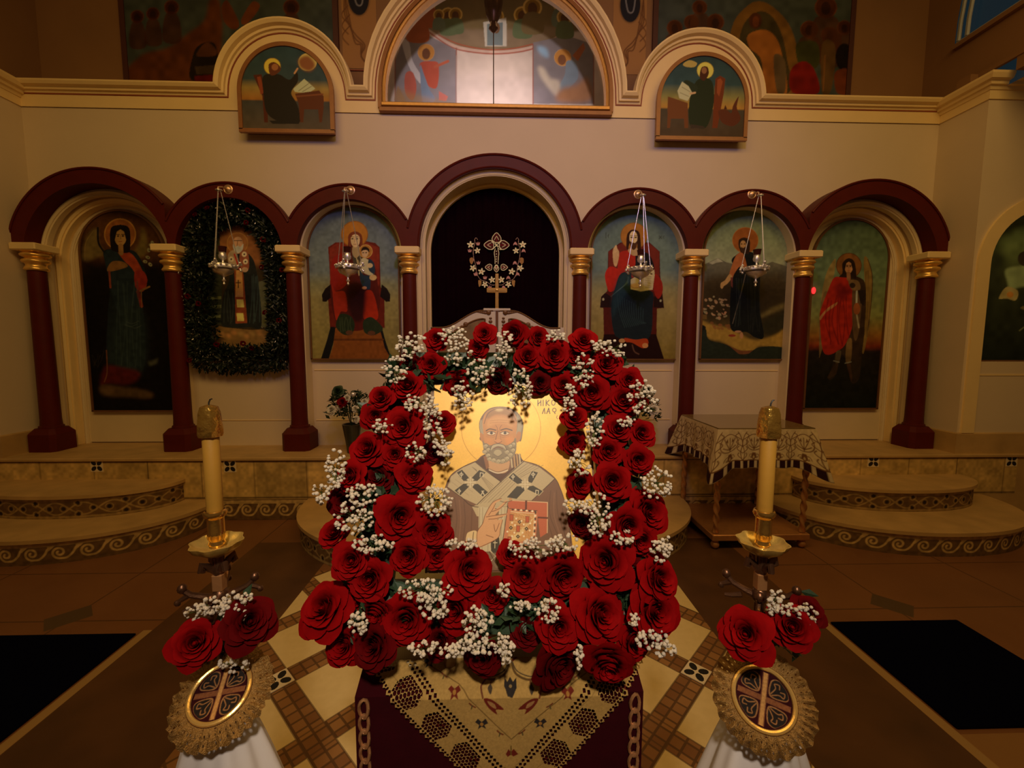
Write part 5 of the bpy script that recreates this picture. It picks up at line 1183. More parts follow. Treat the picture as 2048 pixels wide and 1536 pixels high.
def cloth_fn(U, V):
    d = np.clip((DR-V)/DR, 0, 1); px = np.zeros_like(U); py = np.zeros_like(U); pz = np.zeros_like(U)
    seg = [((X0, Y0), (X1, Y0), (0, -1)), ((X1, Y0), (X1, Y1), (1, 0)), ((X1, Y1), (X0, Y1), (0, 1)), ((X0, Y1), (X0, Y0), (-1, 0))]
    cornd = np.minimum.reduce([np.abs(U-q) for q in cum]); cf = np.exp(-(cornd/.075)**2)
    for k in range(4):
        m = (U >= cum[k]) & (U <= cum[k+1]+1e-6); f_ = (U-cum[k])/(cum[k+1]-cum[k]); a, b, n_ = seg[k]
        # outward direction turns to the diagonal near corners
        tx, ty = (b[0]-a[0]), (b[1]-a[1]); L = math.hypot(tx, ty); tx, ty = tx/L, ty/L
        side = np.where(f_ > .5, 1., -1.)
        ox = n_[0]+side*tx*cf; oy = n_[1]+side*ty*cf
        fl = d*(.018+.012*np.sin(U*40))+d*cf*.085
        px = np.where(m, a[0]+(b[0]-a[0])*f_+ox*fl, px); py = np.where(m, a[1]+(b[1]-a[1])*f_+oy*fl, py)
    pz = TZ-d*(DR+cf*.10)
    return np.stack([px, py, pz], -1)
o = cv.build('hanging_sides', M['cloth'], tc, fn=cloth_fn); o.matrix_parent_inverse = Matrix.Translation((-(TX0+TX1)/2, -(TY0+TY1)/2, -TZ))
o = MB().box(X0, X1, Y0, Y1, TZ-.010, TZ-.001).build('cloth_top', mat('cream_cloth', (.50, .38, .20), .8, var=.25, scale=25), tc, smooth=False); o.matrix_parent_inverse = Matrix.Translation((-(TX0+TX1)/2, -(TY0+TY1)/2, -TZ))
g = MB().box(X0+.005, X1-.005, Y0+.005, Y1-.005, TZ+.0005, TZ+.008, .001)
n = NT('glass_plate_mat'); n.set(col=(.22, .15, .06), rough=.08, spec=.8); MB_ = g.build('glass_plate', n.m, None, smooth=False, label='glossy glass sheet lying on top of the patterned tablecloth', cat='glass sheet')

# ============ ICON STAND, DOILY, ICON ============
LX0, LX1, LY0, LY1, LZ = -.225, .315, .745, 1.13, .95
t = thing('icon_stand', 'tall stand draped in dark burgundy velvet holding the rose-framed icon', 'stand', (.045, (LY0+LY1)/2, 0))
inv = Matrix.Translation((-.045, -(LY0+LY1)/2, 0))
b = MB(); zt2 = 1.10
b.add([(LX0, LY0, 0), (LX1, LY0, 0), (LX1, LY1, 0), (LX0, LY1, 0), (LX0, LY0, LZ), (LX1, LY0, LZ), (LX1, LY1, zt2), (LX0, LY1, zt2)], [(0, 3, 2, 1), (4, 5, 6, 7), (0, 1, 5, 4), (1, 2, 6, 5), (2, 3, 7, 6), (3, 0, 4, 7)])
b.build('velvet_cover', M['burgundy'], t, smooth=False).matrix_parent_inverse = inv
M['chain'] = mat('red_gold_braid', (.42, .20, .08), .4, .45, var=.5, scale=120)
for s in (-1, 1):
    x = .045+s*.253; b = MB()
    for k in range(24):
        z = .93-k*.030; pts = [(x+.0085*math.cos(a), LY0-.004+.002*math.sin(2*a), z+.018*math.sin(a)) for a in np.linspace(0, 2*math.pi, 13)]
        b.tube(pts, .0032, 6, False)
    b.build('braid_trim', M['chain'], t).matrix_parent_inverse = inv
# doily on plane Y = LY0-.007
VW = (600, 1050, 2.626); YP = LY0-.007
cz0 = .60
c = Canvas((-.262, YP, cz0), (1, 0, 0), (0, 0, 1), .615, LZ+.07-cz0, .00105, VW, (160, 120, 90), (150, 120, 70)); c.K = np.array([1.25, 1.2, .95])
Lp = c.loc([(300, 740), (1107, 1560), (1850, 740)])
apex = Lp[1]; res_h = np.zeros(c.U.shape, bool); inside = np.ones(c.U.shape, bool); hole = np.zeros(c.U.shape, bool); bandm = np.zeros(c.U.shape, bool)
for q in (0, 2):
    e = Lp[q]-apex; L = np.linalg.norm(e); e = e/L; nrm_ = np.array([e[1], -e[0]]) if q == 0 else np.array([-e[1], e[0]])
    if nrm_[1] < 0: nrm_ = -nrm_
    dx, dy = c.U-apex[0], c.V-apex[1]; sl = dx*e[0]+dy*e[1]; d = dx*nrm_[0]+dy*nrm_[1]
    inside &= d > .005*np.abs(np.sin(sl*math.pi/.0135))-.002
    near = (dx*(1 if q == 2 else -1) >= 0)
    # insertion lace (two rows of slanted diamonds)
    for dc in (.058, .066):
        a_ = ((sl/.0088+(.5 if dc > .06 else 0)) % 1)-.5; hole |= near & ((np.abs(a_)*.0088/.0030+np.abs(d-dc)/.0030) < 1)
    # outer honeycomb with solid diamonds
    per = .082; fr_ = np.abs(((sl/per) % 1)-.5)*2; hc = (d > .009) & (d < .050) & (fr_ > .28+.45*np.abs(d-.030)/.02*.5)
    row = np.floor((d-.009)/.0062); a_ = ((sl/.0072+row*.5) % 1)-.5; b_ = ((d-.009)/.0062 % 1)-.5
    hole |= near & hc & (np.hypot(a_*.0072, b_*.0062) < .0026)
    a_ = ((sl/.0068) % 1)-.5; hole |= near & (np.hypot(a_*.0068, d-.0055) < .0018)
    bandm |= near & (d < .075)
c.mask = inside & ~hole
c.img[..., :3] = c.c((150, 122, 74)); 
TH = (96, 74, 40); DRd = (92, 30, 22); DB = (38, 34, 36)
c.line([(520, 690), (830, 850), (1110, 1115), (1430, 850), (1700, 690)], 5, TH, sm=False)
for a_, b_ in (((470, 700), (1100, 1285)), ((1740, 700), (1100, 1285))): c.line([a_, b_], 3, TH, sm=False, a=.6)
def mir(p): return [(2216-x, y) for x, y in p]
for f_ in ((lambda p: p), mir):
    c.line(f_([(1100, 740), (1060, 700), (1060, 640)]), 12, DRd); c.line(f_([(1100, 740), (1080, 800), (1010, 830), (930, 805)]), 12, (80, 60, 34)); c.line(f_([(1095, 745), (1070, 790), (1000, 815), (940, 800)]), 6, (60, 50, 40))
    c.line(f_([(960, 900), (950, 860), (980, 820)]), 9, (90, 50, 34)); c.poly(f_([(965, 905), (1000, 905), (1040, 930), (1070, 960), (1030, 960), (1035, 985), (990, 950)]), DRd, sm=True); c.poly(f_([(985, 915), (1020, 930), (1030, 955), (1000, 940)]), (140, 104, 70), sm=True)
    c.poly(f_([(985, 870), (1000, 850), (1010, 870), (1000, 890)]), (60, 50, 44), sm=True); c.line(f_([(1005, 830), (1000, 850)]), 6, (90, 50, 34))
    for (x, y, k) in ((810, 885, DRd), (655, 750, DB), (955, 1035, DB)):
        P_ = [(x-35, y-10), (x-20, y-28), (x, y-12), (x+20, y-30), (x+34, y-6), (x+14, y+4), (x+24, y+24), (x, y+12), (x-20, y+26), (x-14, y+4)]
        c.poly(f_(P_), k); c.ell(*f_([(x, y)])[0], 9, 9, (140, 100, 50)); 
    for x, y in ((745, 810), (905, 940), (1050, 1080), (1310-900+470, 760)): c.line(f_([(x-14, y-12), (x, y), (x+16, y+8)]), 8, (96, 50, 30)); c.line(f_([(x, y), (x-4, y+16)]), 6, (70, 64, 40))
    for x, y in ((520, 860), (740, 1045), (910, 1220)):
        for dx, dy in ((0, -14), (0, 14), (-14, 0), (14, 0)): c.ell(*f_([(x+dx, y+dy)])[0], 9, 9, DRd if dx else (90, 84, 40)); 
        c.line(f_([(x-70, y-60), (x+70, y+60)]), 3, TH, sm=False, a=.6)
c.poly([(1075, 820), (1090, 840), (1105, 815), (1120, 840), (1138, 820), (1138, 870), (1115, 900), (1090, 895), (1072, 860)], DB); c.ell(1106, 860, 8, 8, (120, 100, 70)); c.poly([(1080, 1190), (1095, 1165), (1108, 1180), (1122, 1165), (1146, 1195), (1120, 1205), (1108, 1195), (1090, 1205)], DRd); c.line([(1108, 1195), (1108, 1150)], 6, (90, 70, 30))
for x in (560, 600, 1620, 1660): c.line([(x, 700), (x+20, 730)], 6, (80, 60, 40))
c.noise(.10, 3); c.noise(.08, 1.5)
def doily_fn(U, V):
    x = c.O[0]+U; z = c.O[2]+V; y = YP+.004*np.sin(U*38)*np.clip((LZ-z)/.2, 0, 1)-.004
    over = np.clip(z-(LZ+.002), 0, 1); z2 = z-over*.62+.006*np.clip(over/.01, 0, 1); y = y+over*.93
    return np.stack([x, y, z2], -1)
o = c.build('lace_doily', M['cloth'], None, fn=doily_fn, label='cream embroidered lace doily hanging corner-down over the front of the icon stand', cat='doily')
dm = MB().add([(-.22, LY0+.05, LZ+.020), (.31, LY0+.05, LZ+.020), (.30, LY1-.05, zt2+.004), (-.21, LY1-.05, zt2+.004)], [(0, 1, 2, 3)]).build('doily_top', mat('doily_linen', (.52, .42, .24), .85), o, smooth=False)

UP = np.array([0, .34, .94]); UP = UP/np.linalg.norm(UP); AX = np.array([1., 0, 0]); NR = np.cross(AX, UP)
OI = np.array([.053, .80, 1.20])
def onI(x, y, off=0.): return onPlane(x, y, OI+NR*off, NR)
xa = onI(862, 950)[0]; xb = onI(1184, 950)[0]; sb = (onI(1010, 1140)-OI)@UP; st = (onI(1010, 770)-OI)@UP
O = np.array([xa, OI[1], OI[2]])+UP*sb
VI = (860, 770, 4.266)
c = Canvas(O, AX, UP, xb-xa, st-sb, .00075, VI, (170, 130, 100), (246, 196, 88)); c.K = np.array([.86, .86, .86])
G = (246, 194, 84); c.img[..., :3] = c.c(G); c.img[..., 3] = .12; c.noise(.05, 30); c.noise(.04, 3)
LN = (74, 52, 34)
c.line([(606+338*math.cos(a), 370+338*math.sin(a)) for a in np.linspace(0, 2*math.pi, 60)], 4, (168, 116, 34), a=.9)
LT = (196, 176, 134); LT2 = (156, 138, 104); RB = (128, 92, 66); GR = (72, 64, 48)
# robe
c.poly([(110, 980), (130, 880), (180, 770), (280, 700), (390, 650), (480, 590), (740, 590), (800, 650), (930, 690), (1060, 790), (1110, 880), (1150, 1000), (1185, 1150), (1230, 1500), (1260, 1900), (100, 1900)], RB, sm=True)
c.line([(110, 1300), (110, 980), (130, 880), (180, 770), (280, 700), (390, 650)], 6, LN)
c.line([(800, 650), (930, 690), (1060, 790), (1110, 880), (1150, 1000), (1185, 1150), (1200, 1350)], 6, LN)
for p_ in ([(1030, 900), (1020, 1100), (1100, 1300)], [(1080, 900), (1090, 1100), (1160, 1300)], [(210, 960), (230, 1150), (200, 1350)], [(290, 990), (300, 1180), (270, 1400)], [(160, 980), (160, 1200), (150, 1400)], [(360, 1060), (350, 1300)], [(1000, 1150), (1060, 1350)], [(1130, 1050), (1150, 1300)]): c.line(p_, 6, (96, 68, 48), a=.7)
for p_ in ([(1060, 920), (1060, 1120), (1130, 1330)], [(250, 980), (262, 1160), (240, 1400)]): c.line(p_, 9, (152, 112, 84), a=.6)
# collar / inner robe
c.poly([(385, 655), (470, 590), (520, 620), (560, 720), (640, 750), (720, 700), (740, 580), (800, 650), (740, 760), (600, 850), (450, 740)], (96, 62, 40)); c.poly([(430, 640), (480, 600), (510, 740), (620, 840), (700, 760), (740, 590), (760, 660), (620, 870), (470, 740)], (86, 56, 38), a=.6)
c.poly([(500, 640), (505, 720), (580, 755), (660, 735), (668, 630)], (206, 160, 112), sm=True); c.poly([(455, 610), (490, 600), (505, 700), (480, 720)], (150, 100, 60)); c.line([(505, 725), (580, 752), (662, 728)], 9, (226, 208, 172)); c.line([(505, 716), (580, 742), (662, 716)], 4, LN)
for x in (690, 716, 740, 762): c.line([(x, 590), (x+10, 700)], 14, (204, 184, 140) if x % 4 else (190, 150, 96), sm=False); c.line([(x+9, 590), (x+19, 690)], 4, LN, sm=False)
# omophorion left & right bands
c.poly([(150, 870), (180, 780), (280, 705), (390, 658), (600, 825), (400, 1020), (270, 960)], LT); c.poly([(400, 1020), (600, 825), (790, 650), (930, 700), (1060, 800), (960, 900), (870, 985), (700, 980), (650, 1040), (360, 1040)], LT)
c.poly([(360, 1040), (700, 1040), (700, 1120), (400, 1120)], LT)
c.line([(400, 1022), (600, 830), (800, 652)], 6, LN); c.line([(150, 872), (270, 958), (380, 1038), (660, 1040)], 6, LN); c.line([(390, 660), (500, 750), (608, 828)], 6, LN); c.line([(870, 985), (1062, 802)], 5, LN)
for k in range(5): c.line([(430+k*34, 1010-k*4), (640+k*34, 810-k*6), (830+k*34, 668+k*4)], 4, LT2 if k % 2 else (120, 102, 74), sm=False, a=.8)
for k in range(4): c.line([(190+k*26, 830-k*24), (330+k*36, 940-k*26)], 4, (150, 130, 98), a=.6, sm=False)
for k in range(4): c.line([(360+k*10, 700+k*6), (540-k*6, 860+k*16)], 4, (120, 100, 74), a=.7, sm=False)
def crossp(cx, cy, quads, letters):
    for q in quads: c.poly(q, GR); c.line(q+[q[0]], 5, (206, 186, 140), sm=False)
    for dx, dy in ((0, 0),): c.line([(cx-46, cy), (cx+46, cy)], 7, (226, 210, 170), sm=False); c.line([(cx, cy-46), (cx, cy+46)], 7, (226, 210, 170), sm=False)
    for sx in (-1, 1):
        for sy in (-1, 1): c.line([(cx+sx*12, cy+sy*22), (cx+sx*30, cy+sy*22)], 5, (230, 214, 176), sm=False); c.line([(cx+sx*21, cy+sy*13), (cx+sx*21, cy+sy*31)], 5, (230, 214, 176), sm=False)
    W_ = (226, 212, 176)
    for ch_, x, y, s_ in letters:
        if ch_ == 'F': c.line([(x, y-22*s_), (x, y+24*s_)], 6, W_, sm=False); c.ell(x, y-2, 17*s_, 11*s_, W_); c.ell(x, y-2, 11*s_, 6*s_, GR); c.line([(x, y-12), (x, y+8)], 5, W_, sm=False)
        if ch_ == 'P': c.line([(x-14*s_, y+20*s_), (x-12*s_, y-18*s_), (x+16*s_, y-14*s_), (x+14*s_, y+22*s_)], 6, W_, sm=False)
        if ch_ == 'A': c.line([(x-16*s_, y+20*s_), (x, y-16*s_), (x+16*s_, y+22*s_)], 6, W_, sm=False); c.line([(x-12*s_, y-18*s_), (x+12*s_, y-20*s_)], 5, W_, sm=False); c.line([(x-6*s_, y+2), (x+8*s_, y+8)], 4, W_, sm=False)
crossp(345, 830, [[(225, 745), (275, 720), (335, 790), (325, 820), (285, 822)], [(355, 790), (420, 722), (480, 745), (405, 822), (365, 820)], [(205, 900), (285, 840), (330, 840), (335, 870), (260, 945)], [(360, 875), (370, 845), (410, 840), (500, 915), (450, 955)]], [('F', 268, 765, 1), ('P', 440, 765, .9), ('F', 250, 908, .9), ('A', 450, 922, .9)])
crossp(810, 848, [[(665, 790), (710, 745), (800, 820), (780, 840), (745, 848)], [(835, 790), (870, 730), (925, 745), (870, 840), (835, 830)], [(650, 960), (740, 860), (800, 865), (810, 900), (740, 975)], [(825, 890), (845, 862), (880, 855), (965, 905), (930, 942)]], [('F', 708, 785, .9), ('F', 880, 765, 1), ('P', 912, 912, .8)])
# white stole under
c.poly([(415, 1040), (660, 1040), (620, 1420), (415, 1420)], (206, 190, 150)); c.poly([(540, 1050), (590, 1050), (575, 1300), (530, 1420), (520, 1420)], (136, 112, 78))
for x in (425, 450, 500, 610, 640): c.line([(x, 1045), (x-6, 1420)], 4, (150, 130, 98), sm=False)
c.poly([(520, 1300), (590, 1300), (600, 1410), (555, 1460), (520, 1410)], GR); c.line([(555, 1330), (553, 1390)], 6, (220, 205, 165), sm=False); c.line([(540, 1345), (572, 1345)], 6, (220, 205, 165), sm=False)
c.line([(520, 1420), (600, 1500)], 7, (220, 205, 165), sm=False); c.line([(600, 1420), (520, 1500)], 7, (220, 205, 165), sm=False); c.poly([(490, 1430), (630, 1430), (610, 1560), (560, 1560)], (140, 120, 88), a=.6); c.line([(505, 1420), (560, 1520)], 6, LN); c.line([(625, 1420), (570, 1530)], 6, LN)
# book
c.poly([(665, 1000), (700, 985), (1002, 1002), (998, 1262), (940, 1300), (912, 1070), (690, 1060), (664, 1030)], (196, 106, 70)); c.line([(700, 985), (1002, 1002), (1000, 1260)], 6, (238, 200, 150), sm=False); c.line([(820, 992), (818, 1062)], 18, (110, 62, 42), sm=False); c.line([(920, 1130), (1000, 1134)], 14, (110, 62, 42), sm=False)
c.poly([(664, 1020), (680, 1055), (912, 1072), (918, 1120), (900, 1330), (760, 1400), (610, 1420), (650, 1150)], (206, 132, 88)); c.line([(664, 1005), (664, 1035), (700, 1058), (914, 1072)], 5, LN); c.line([(664, 1030), (640, 1200), (606, 1410)], 6, LN)
c.poly([(690, 1090), (885, 1105), (872, 1300), (790, 1330), (650, 1380)], (214, 160, 96)); c.line([(690, 1080), (890, 1098), (878, 1300)], 6, (240, 214, 160), sm=False)
for k in range(9): c.line([(660+k*12, 1350-k*6), (700+k*24, 1300-k*22)], 4, (240, 214, 150), sm=False); c.line([(700+k*20, 1095+k*4), (660+k*22, 1260+k*6)], 0.1, LN)
for k in range(8): c.line([(664+k*6, 1360-k*40), (760+k*16, 1340-k*30)], 4, (236, 205, 140), sm=False, a=.8); c.line([(690+k*22, 1100), (860, 1270-k*22+30)], 4, (190, 120, 70), sm=False, a=.7)
for x, y in ((697, 1130), (832, 1145), (753, 1225), (680, 1320)): c.poly([(x-16, y-26), (x+14, y-24), (x+12, y+28), (x-16, y+26)], (196, 98, 56)); c.line([(x-16, y-26), (x+14, y-24), (x+12, y+28), (x-16, y+26), (x-16, y-26)], 4, (120, 70, 40), sm=False)
for x, y in ((764, 1168), (690, 1218), (822, 1226), (750, 1292)): c.poly([(x-18, y), (x, y-18), (x+18, y), (x, y+18)], (74, 60, 40)); c.ell(x, y, 5, 5, (220, 190, 130))
for x, y in ((700, 1175), (735, 1140), (800, 1190), (725, 1195), (660, 1250), (720, 1260), (790, 1260), (855, 1180), (700, 1290), (655, 1365), (715, 1330), (780, 1160), (850, 1240), (800, 1290)): c.ell(x, y, 8, 8, (250, 232, 190))
for k in range(9): c.ell(705+k*24, 1062+k*2, 9, 8, (250, 232, 190) if k % 2 else (90, 66, 44)); c.ell(900-k*1.5, 1090+k*26, 9, 9, (250, 232, 190) if k % 2 else (90, 66, 44))
# hand
SK = (220, 168, 118)
c.poly([(310, 1290), (330, 1255), (400, 1250), (400, 1380), (440, 1400), (360, 1420), (310, 1340)], (226, 196, 140), sm=True); c.line([(372, 1255), (368, 1330), (400, 1400)], 6, LN)
c.poly([(400, 1330), (405, 1250), (450, 1180), (470, 1110), (520, 1020), (560, 985), (610, 968), (600, 985), (560, 1010), (560, 1060), (640, 990), (655, 996), (600, 1060), (560, 1110), (650, 1095), (655, 1106), (570, 1150), (620, 1150), (600, 1230), (590, 1290), (540, 1330), (470, 1370), (420, 1380)], SK, sm=True)
for p_ in ([(400, 1330), (405, 1250), (450, 1180), (470, 1110), (520, 1020), (560, 985), (610, 968)], [(560, 1010), (535, 1060), (500, 1110)], [(655, 996), (600, 1050), (530, 1080)], [(655, 1100), (560, 1112), (480, 1125)], [(620, 1125), (560, 1140), (500, 1145)], [(620, 1150), (600, 1230), (590, 1290), (540, 1330), (420, 1385)], [(545, 1190), (560, 1250), (590, 1180)], [(480, 1280), (540, 1300)]): c.line(p_, 5, (120, 74, 44))
c.line([(600, 990), (640, 1000), (700, 985)], 4, LN); c.ell(685, 975, 14, 12, (200, 150, 100))
# head
HR = (150, 134, 104); HR2 = (196, 182, 148)
c.poly([(430, 420), (418, 340), (440, 270), (500, 205), (590, 185), (690, 200), (760, 250), (795, 330), (790, 410), (775, 480), (740, 480), (450, 480)], (120, 96, 64), sm=True)
c.poly([(430, 415), (425, 330), (450, 290), (465, 330), (455, 400), (475, 440), (470, 490), (450, 480)], HR, sm=True); c.poly([(725, 420), (735, 300), (745, 250), (790, 320), (788, 400), (770, 470), (735, 470)], HR, sm=True)
for k in range(4): c.line([(432+k*9, 300+k*6), (426+k*10, 360), (446+k*8, 420)], 4, HR2); c.line([(742+k*11, 270+k*14), (752+k*9, 350), (736+k*10, 420)], 4, HR2)
c.poly([(440, 410), (426, 420), (434, 470), (460, 500), (470, 450)], (196, 132, 74), sm=True); c.poly([(750, 400), (776, 410), (765, 470), (740, 492), (735, 440)], (196, 132, 74), sm=True)
c.poly([(450, 300), (490, 225), (590, 195), (690, 215), (740, 290), (738, 400), (725, 500), (670, 560), (600, 590), (520, 560), (470, 500), (455, 400)], (206, 142, 78), sm=True)
c.poly([(480, 240), (540, 205), (640, 205), (700, 245), (720, 300), (650, 260), (560, 255), (490, 290)], (168, 120, 66), sm=True, soft=2); c.ell(590, 212, 34, 14, (226, 196, 140), soft=2)
c.poly([(500, 300), (590, 270), (690, 300), (700, 360), (640, 330), (560, 330), (490, 370)], (220, 160, 92), sm=True, soft=3)
for y in (300, 318): c.line([(510, y+8), (590, y), (690, y+8)], 3, (160, 100, 52), a=.8)
c.line([(462, 330), (500, 240), (590, 200), (690, 225), (735, 310)], 5, (90, 64, 40)); c.line([(560, 345), (575, 370), (572, 388)], 4, (130, 80, 46)); c.line([(610, 345), (595, 370), (598, 388)], 4, (130, 80, 46))
c.line([(480, 392), (510, 376), (560, 386)], 9, (70, 46, 28)); c.line([(606, 386), (650, 374), (700, 388)], 9, (70, 46, 28))
for x in (522, 638): c.poly([(x-36, 412), (x, 398), (x+36, 412), (x, 426)], (236, 214, 176), sm=True); c.ell(x+2, 411, 13, 12, (66, 40, 22)); c.line([(x-38, 410), (x, 396), (x+38, 410)], 5, (56, 34, 20)); c.line([(x-36, 424), (x, 434), (x+36, 422)], 4, (140, 88, 52)); c.line([(x-40, 440), (x, 450), (x+36, 438)], 3, (160, 104, 60))
c.line([(580, 392), (566, 440), (558, 478)], 6, (130, 78, 42)); c.line([(594, 392), (600, 440), (608, 475)], 4, (170, 110, 62)); c.poly([(556, 470), (580, 462), (604, 470), (610, 485), (580, 498), (552, 485)], (216, 148, 90), sm=True); c.line([(552, 484), (566, 492), (580, 498), (596, 492), (612, 482)], 5, (120, 66, 38))
c.poly([(640, 450), (700, 440), (715, 490), (660, 510)], (224, 148, 78), sm=True, soft=3); c.poly([(470, 460), (520, 450), (540, 490), (490, 510)], (216, 146, 80), sm=True, soft=3)
# beard
c.poly([(450, 470), (470, 500), (520, 515), (580, 500), (640, 515), (700, 500), (728, 450), (738, 520), (720, 600), (660, 655), (600, 672), (540, 655), (480, 600), (455, 540)], (142, 126, 96), sm=True)
for cx_, cy_, q in ((478, 520, 26), (470, 570, 24), (500, 600, 26), (510, 630, 24), (545, 640, 26), (585, 650, 28), (625, 645, 26), (660, 625, 26), (690, 595, 26), (712, 555, 24), (715, 505, 24), (690, 520, 22), (500, 550, 22), (660, 570, 24)):
    c.ell(cx_, cy_, q, q*.8, (176, 160, 124)); c.line([(cx_-q*.8, cy_-q*.4), (cx_, cy_-q*.8), (cx_+q*.8, cy_-q*.1), (cx_+q*.3, cy_+q*.6)], 4, (92, 76, 54)); c.line([(cx_-q*.4, cy_), (cx_+q*.2, cy_-q*.3), (cx_+q*.4, cy_+q*.2)], 4, (216, 202, 166))
c.poly([(515, 560), (530, 515), (580, 500), (630, 512), (650, 555), (620, 530), (580, 522), (545, 535)], (196, 180, 144), sm=True); c.line([(512, 562), (530, 516), (580, 502), (632, 514), (654, 556)], 5, (84, 66, 46)); c.line([(545, 545), (580, 530), (620, 545)], 6, (130, 70, 50)); c.ell(578, 580, 34, 28, (186, 170, 132)); c.line([(545, 590), (580, 610), (612, 590)], 4, (92, 76, 54))
# lettering
DK = (72, 40, 22)
def stroke(ps, w=7): c.line(ps, w, DK, sm=False)
def omega_o(x, y, rx=11, ry=16): c.line([(x+rx*math.cos(a), y+ry*math.sin(a)) for a in np.linspace(0, 2*math.pi, 14)], 6, DK)
stroke([(920, 130), (920, 178)]); stroke([(945, 130), (945, 178)]); stroke([(920, 165), (945, 142)])
stroke([(965, 130), (965, 178)]); stroke([(990, 130), (990, 178)]); stroke([(1015, 132), (992, 155), (1018, 178)]); omega_o(1052, 152, 15, 22)
stroke([(958, 245), (975, 200), (980, 245)]); stroke([(995, 245), (1012, 198), (1022, 245)]); stroke([(1000, 228), (1020, 228)], 5); omega_o(1060, 215, 15, 16); stroke([(1062, 232), (1066, 246)]); stroke([(1085, 262), (1078, 280), (1090, 292)], 4)
omega_o(252, 150, 13, 18); omega_o(285, 152, 12, 18); stroke([(287, 172), (290, 190)]); stroke([(288, 196), (286, 214)], 4)
c.noise(.03, 2)
ic = thing('icon', 'gold-ground icon of a balding white-bearded bishop holding a jewelled book', 'icon', tuple(O+AX*(xb-xa)/2))
inv = Matrix.Translation(-Vector(O+AX*(xb-xa)/2))
n_ = NT('gold_icon'); a = n_.n('ShaderNodeVertexColor'); a.layer_name = 'Col'; n_.set(col=a.outputs[0], metal=a.outputs[1], rough=.42); M['iconpaint'] = n_.m
c.build('painted_face', M['iconpaint'], ic, off=.0015).matrix_parent_inverse = inv
def boxI(mb, u0, u1, v0, v1, d0, d1):
    vs = [O+AX*u_+UP*v_+NR*d for d in (d0, d1) for v_ in (v0, v1) for u_ in (u0, u1)]
    return mb.add(vs, [(0, 1, 3, 2), (4, 6, 7, 5), (0, 4, 5, 1), (2, 3, 7, 6), (0, 2, 6, 4), (1, 5, 7, 3)])
W_, H_ = xb-xa, st-sb
boxI(MB(), -.004, W_+.004, -.004, H_+.004, -.018, 0).build('wooden_board', M['walnut'], ic, smooth=False).matrix_parent_inverse = inv

# ============ WREATH OF ROSES ============
wr = thing('rose_wreath', 'thick rectangular frame of red roses and white filler blossoms around the gold icon', 'wreath', (.045, .80, 1.0))
inv = Matrix.Translation((-.045, -.80, -1.0))
rnd = random.Random(21)
RL = [(955,697,26,0),(872,678,24,0),(969,668,24,0),(1028,668,32,0),(816,723,24,1),(862,731,30,0),(816,772,36,0),(917,770,30,1),(994,764,34,1),(1055,714,32,0),(762,795,28,0),(752,832,30,0),(806,854,42,0),(887,845,26,0),(735,898,38,0),(790,910,30,1),(756,955,34,1),(828,950,34,0),(866,905,26,1),(700,952,30,0),(801,1034,46,0),(866,1062,36,0),(690,1004,34,1),(667,1067,30,0),
(1077,676,26,0),(1108,711,34,0),(1152,711,32,0),(1167,680,28,0),(1213,728,32,0),(1183,786,38,0),(1246,800,38,0),(1258,761,26,0),(1080,766,26,1),(1127,772,32,1),(1150,836,30,0),(1147,886,30,1),(1236,858,34,0),(1284,866,30,0),(1217,903,34,0),(1277,920,30,0),(1224,964,42,0),(1161,967,30,1),(1296,1025,44,0),(1256,1052,38,0),(1164,1048,32,1),
(703,1122,38,0),(739,1160,42,0),(817,1113,38,0),(939,1141,48,0),(874,1112,28,1),(1049,1153,42,0),(1125,1153,46,0),(1211,1124,52,0),(1020,1108,26,1),(1318,1158,42,0),(1310,1222,48,0),(648,1218,46,0),(813,1240,46,0),(912,1221,42,0),(985,1191,32,1),(1202,1229,50,0),(1118,1256,40,0),(1053,1262,32,1),(1217,1328,44,0),(1116,1330,46,1),(688,1290,36,1),(747,1292,40,1),(1268,1282,34,1),(966,1313,34,1),(752,1222,32,1),(880,1282,32,1),(1280,1080,36,0),(1150,1290,30,1),(700,1190,30,1),(1262,1150,34,1)]
OW = OI+NR*.035
def onW(x, y, off=0.): return onPlane(x, y, OW+NR*off, NR)
for k, (x, y, r, dk) in enumerate(RL):
    off = rnd.uniform(-.008, .016)-(.022 if dk else 0)
    p = onW(x, y, off); dist = np.linalg.norm(p-CAMP)*.93; R0 = r*dist/FPX/.97
    toc = Vector(CAMP-p).normalized(); cxr, cyr = (x-1010)/330, (y-980)/360
    rad = Vector((cxr, 0, -cyr*.8)); edge = max(abs(cxr), abs(cyr))
    nr = toc*1.0+rad*(.42*edge)+Vector((rnd.gauss(0, .2), rnd.gauss(0, .08), rnd.gauss(0, .2)))
    if y > 1300: nr += Vector((0, 0, -.35))
    o = put_rose(wr, Vector(p)-nr.normalized()*R0*.25, R0, nr, rnd.randrange(5), rnd.random()*6.28, bool(dk) and k % 2 == 0, inv=inv)
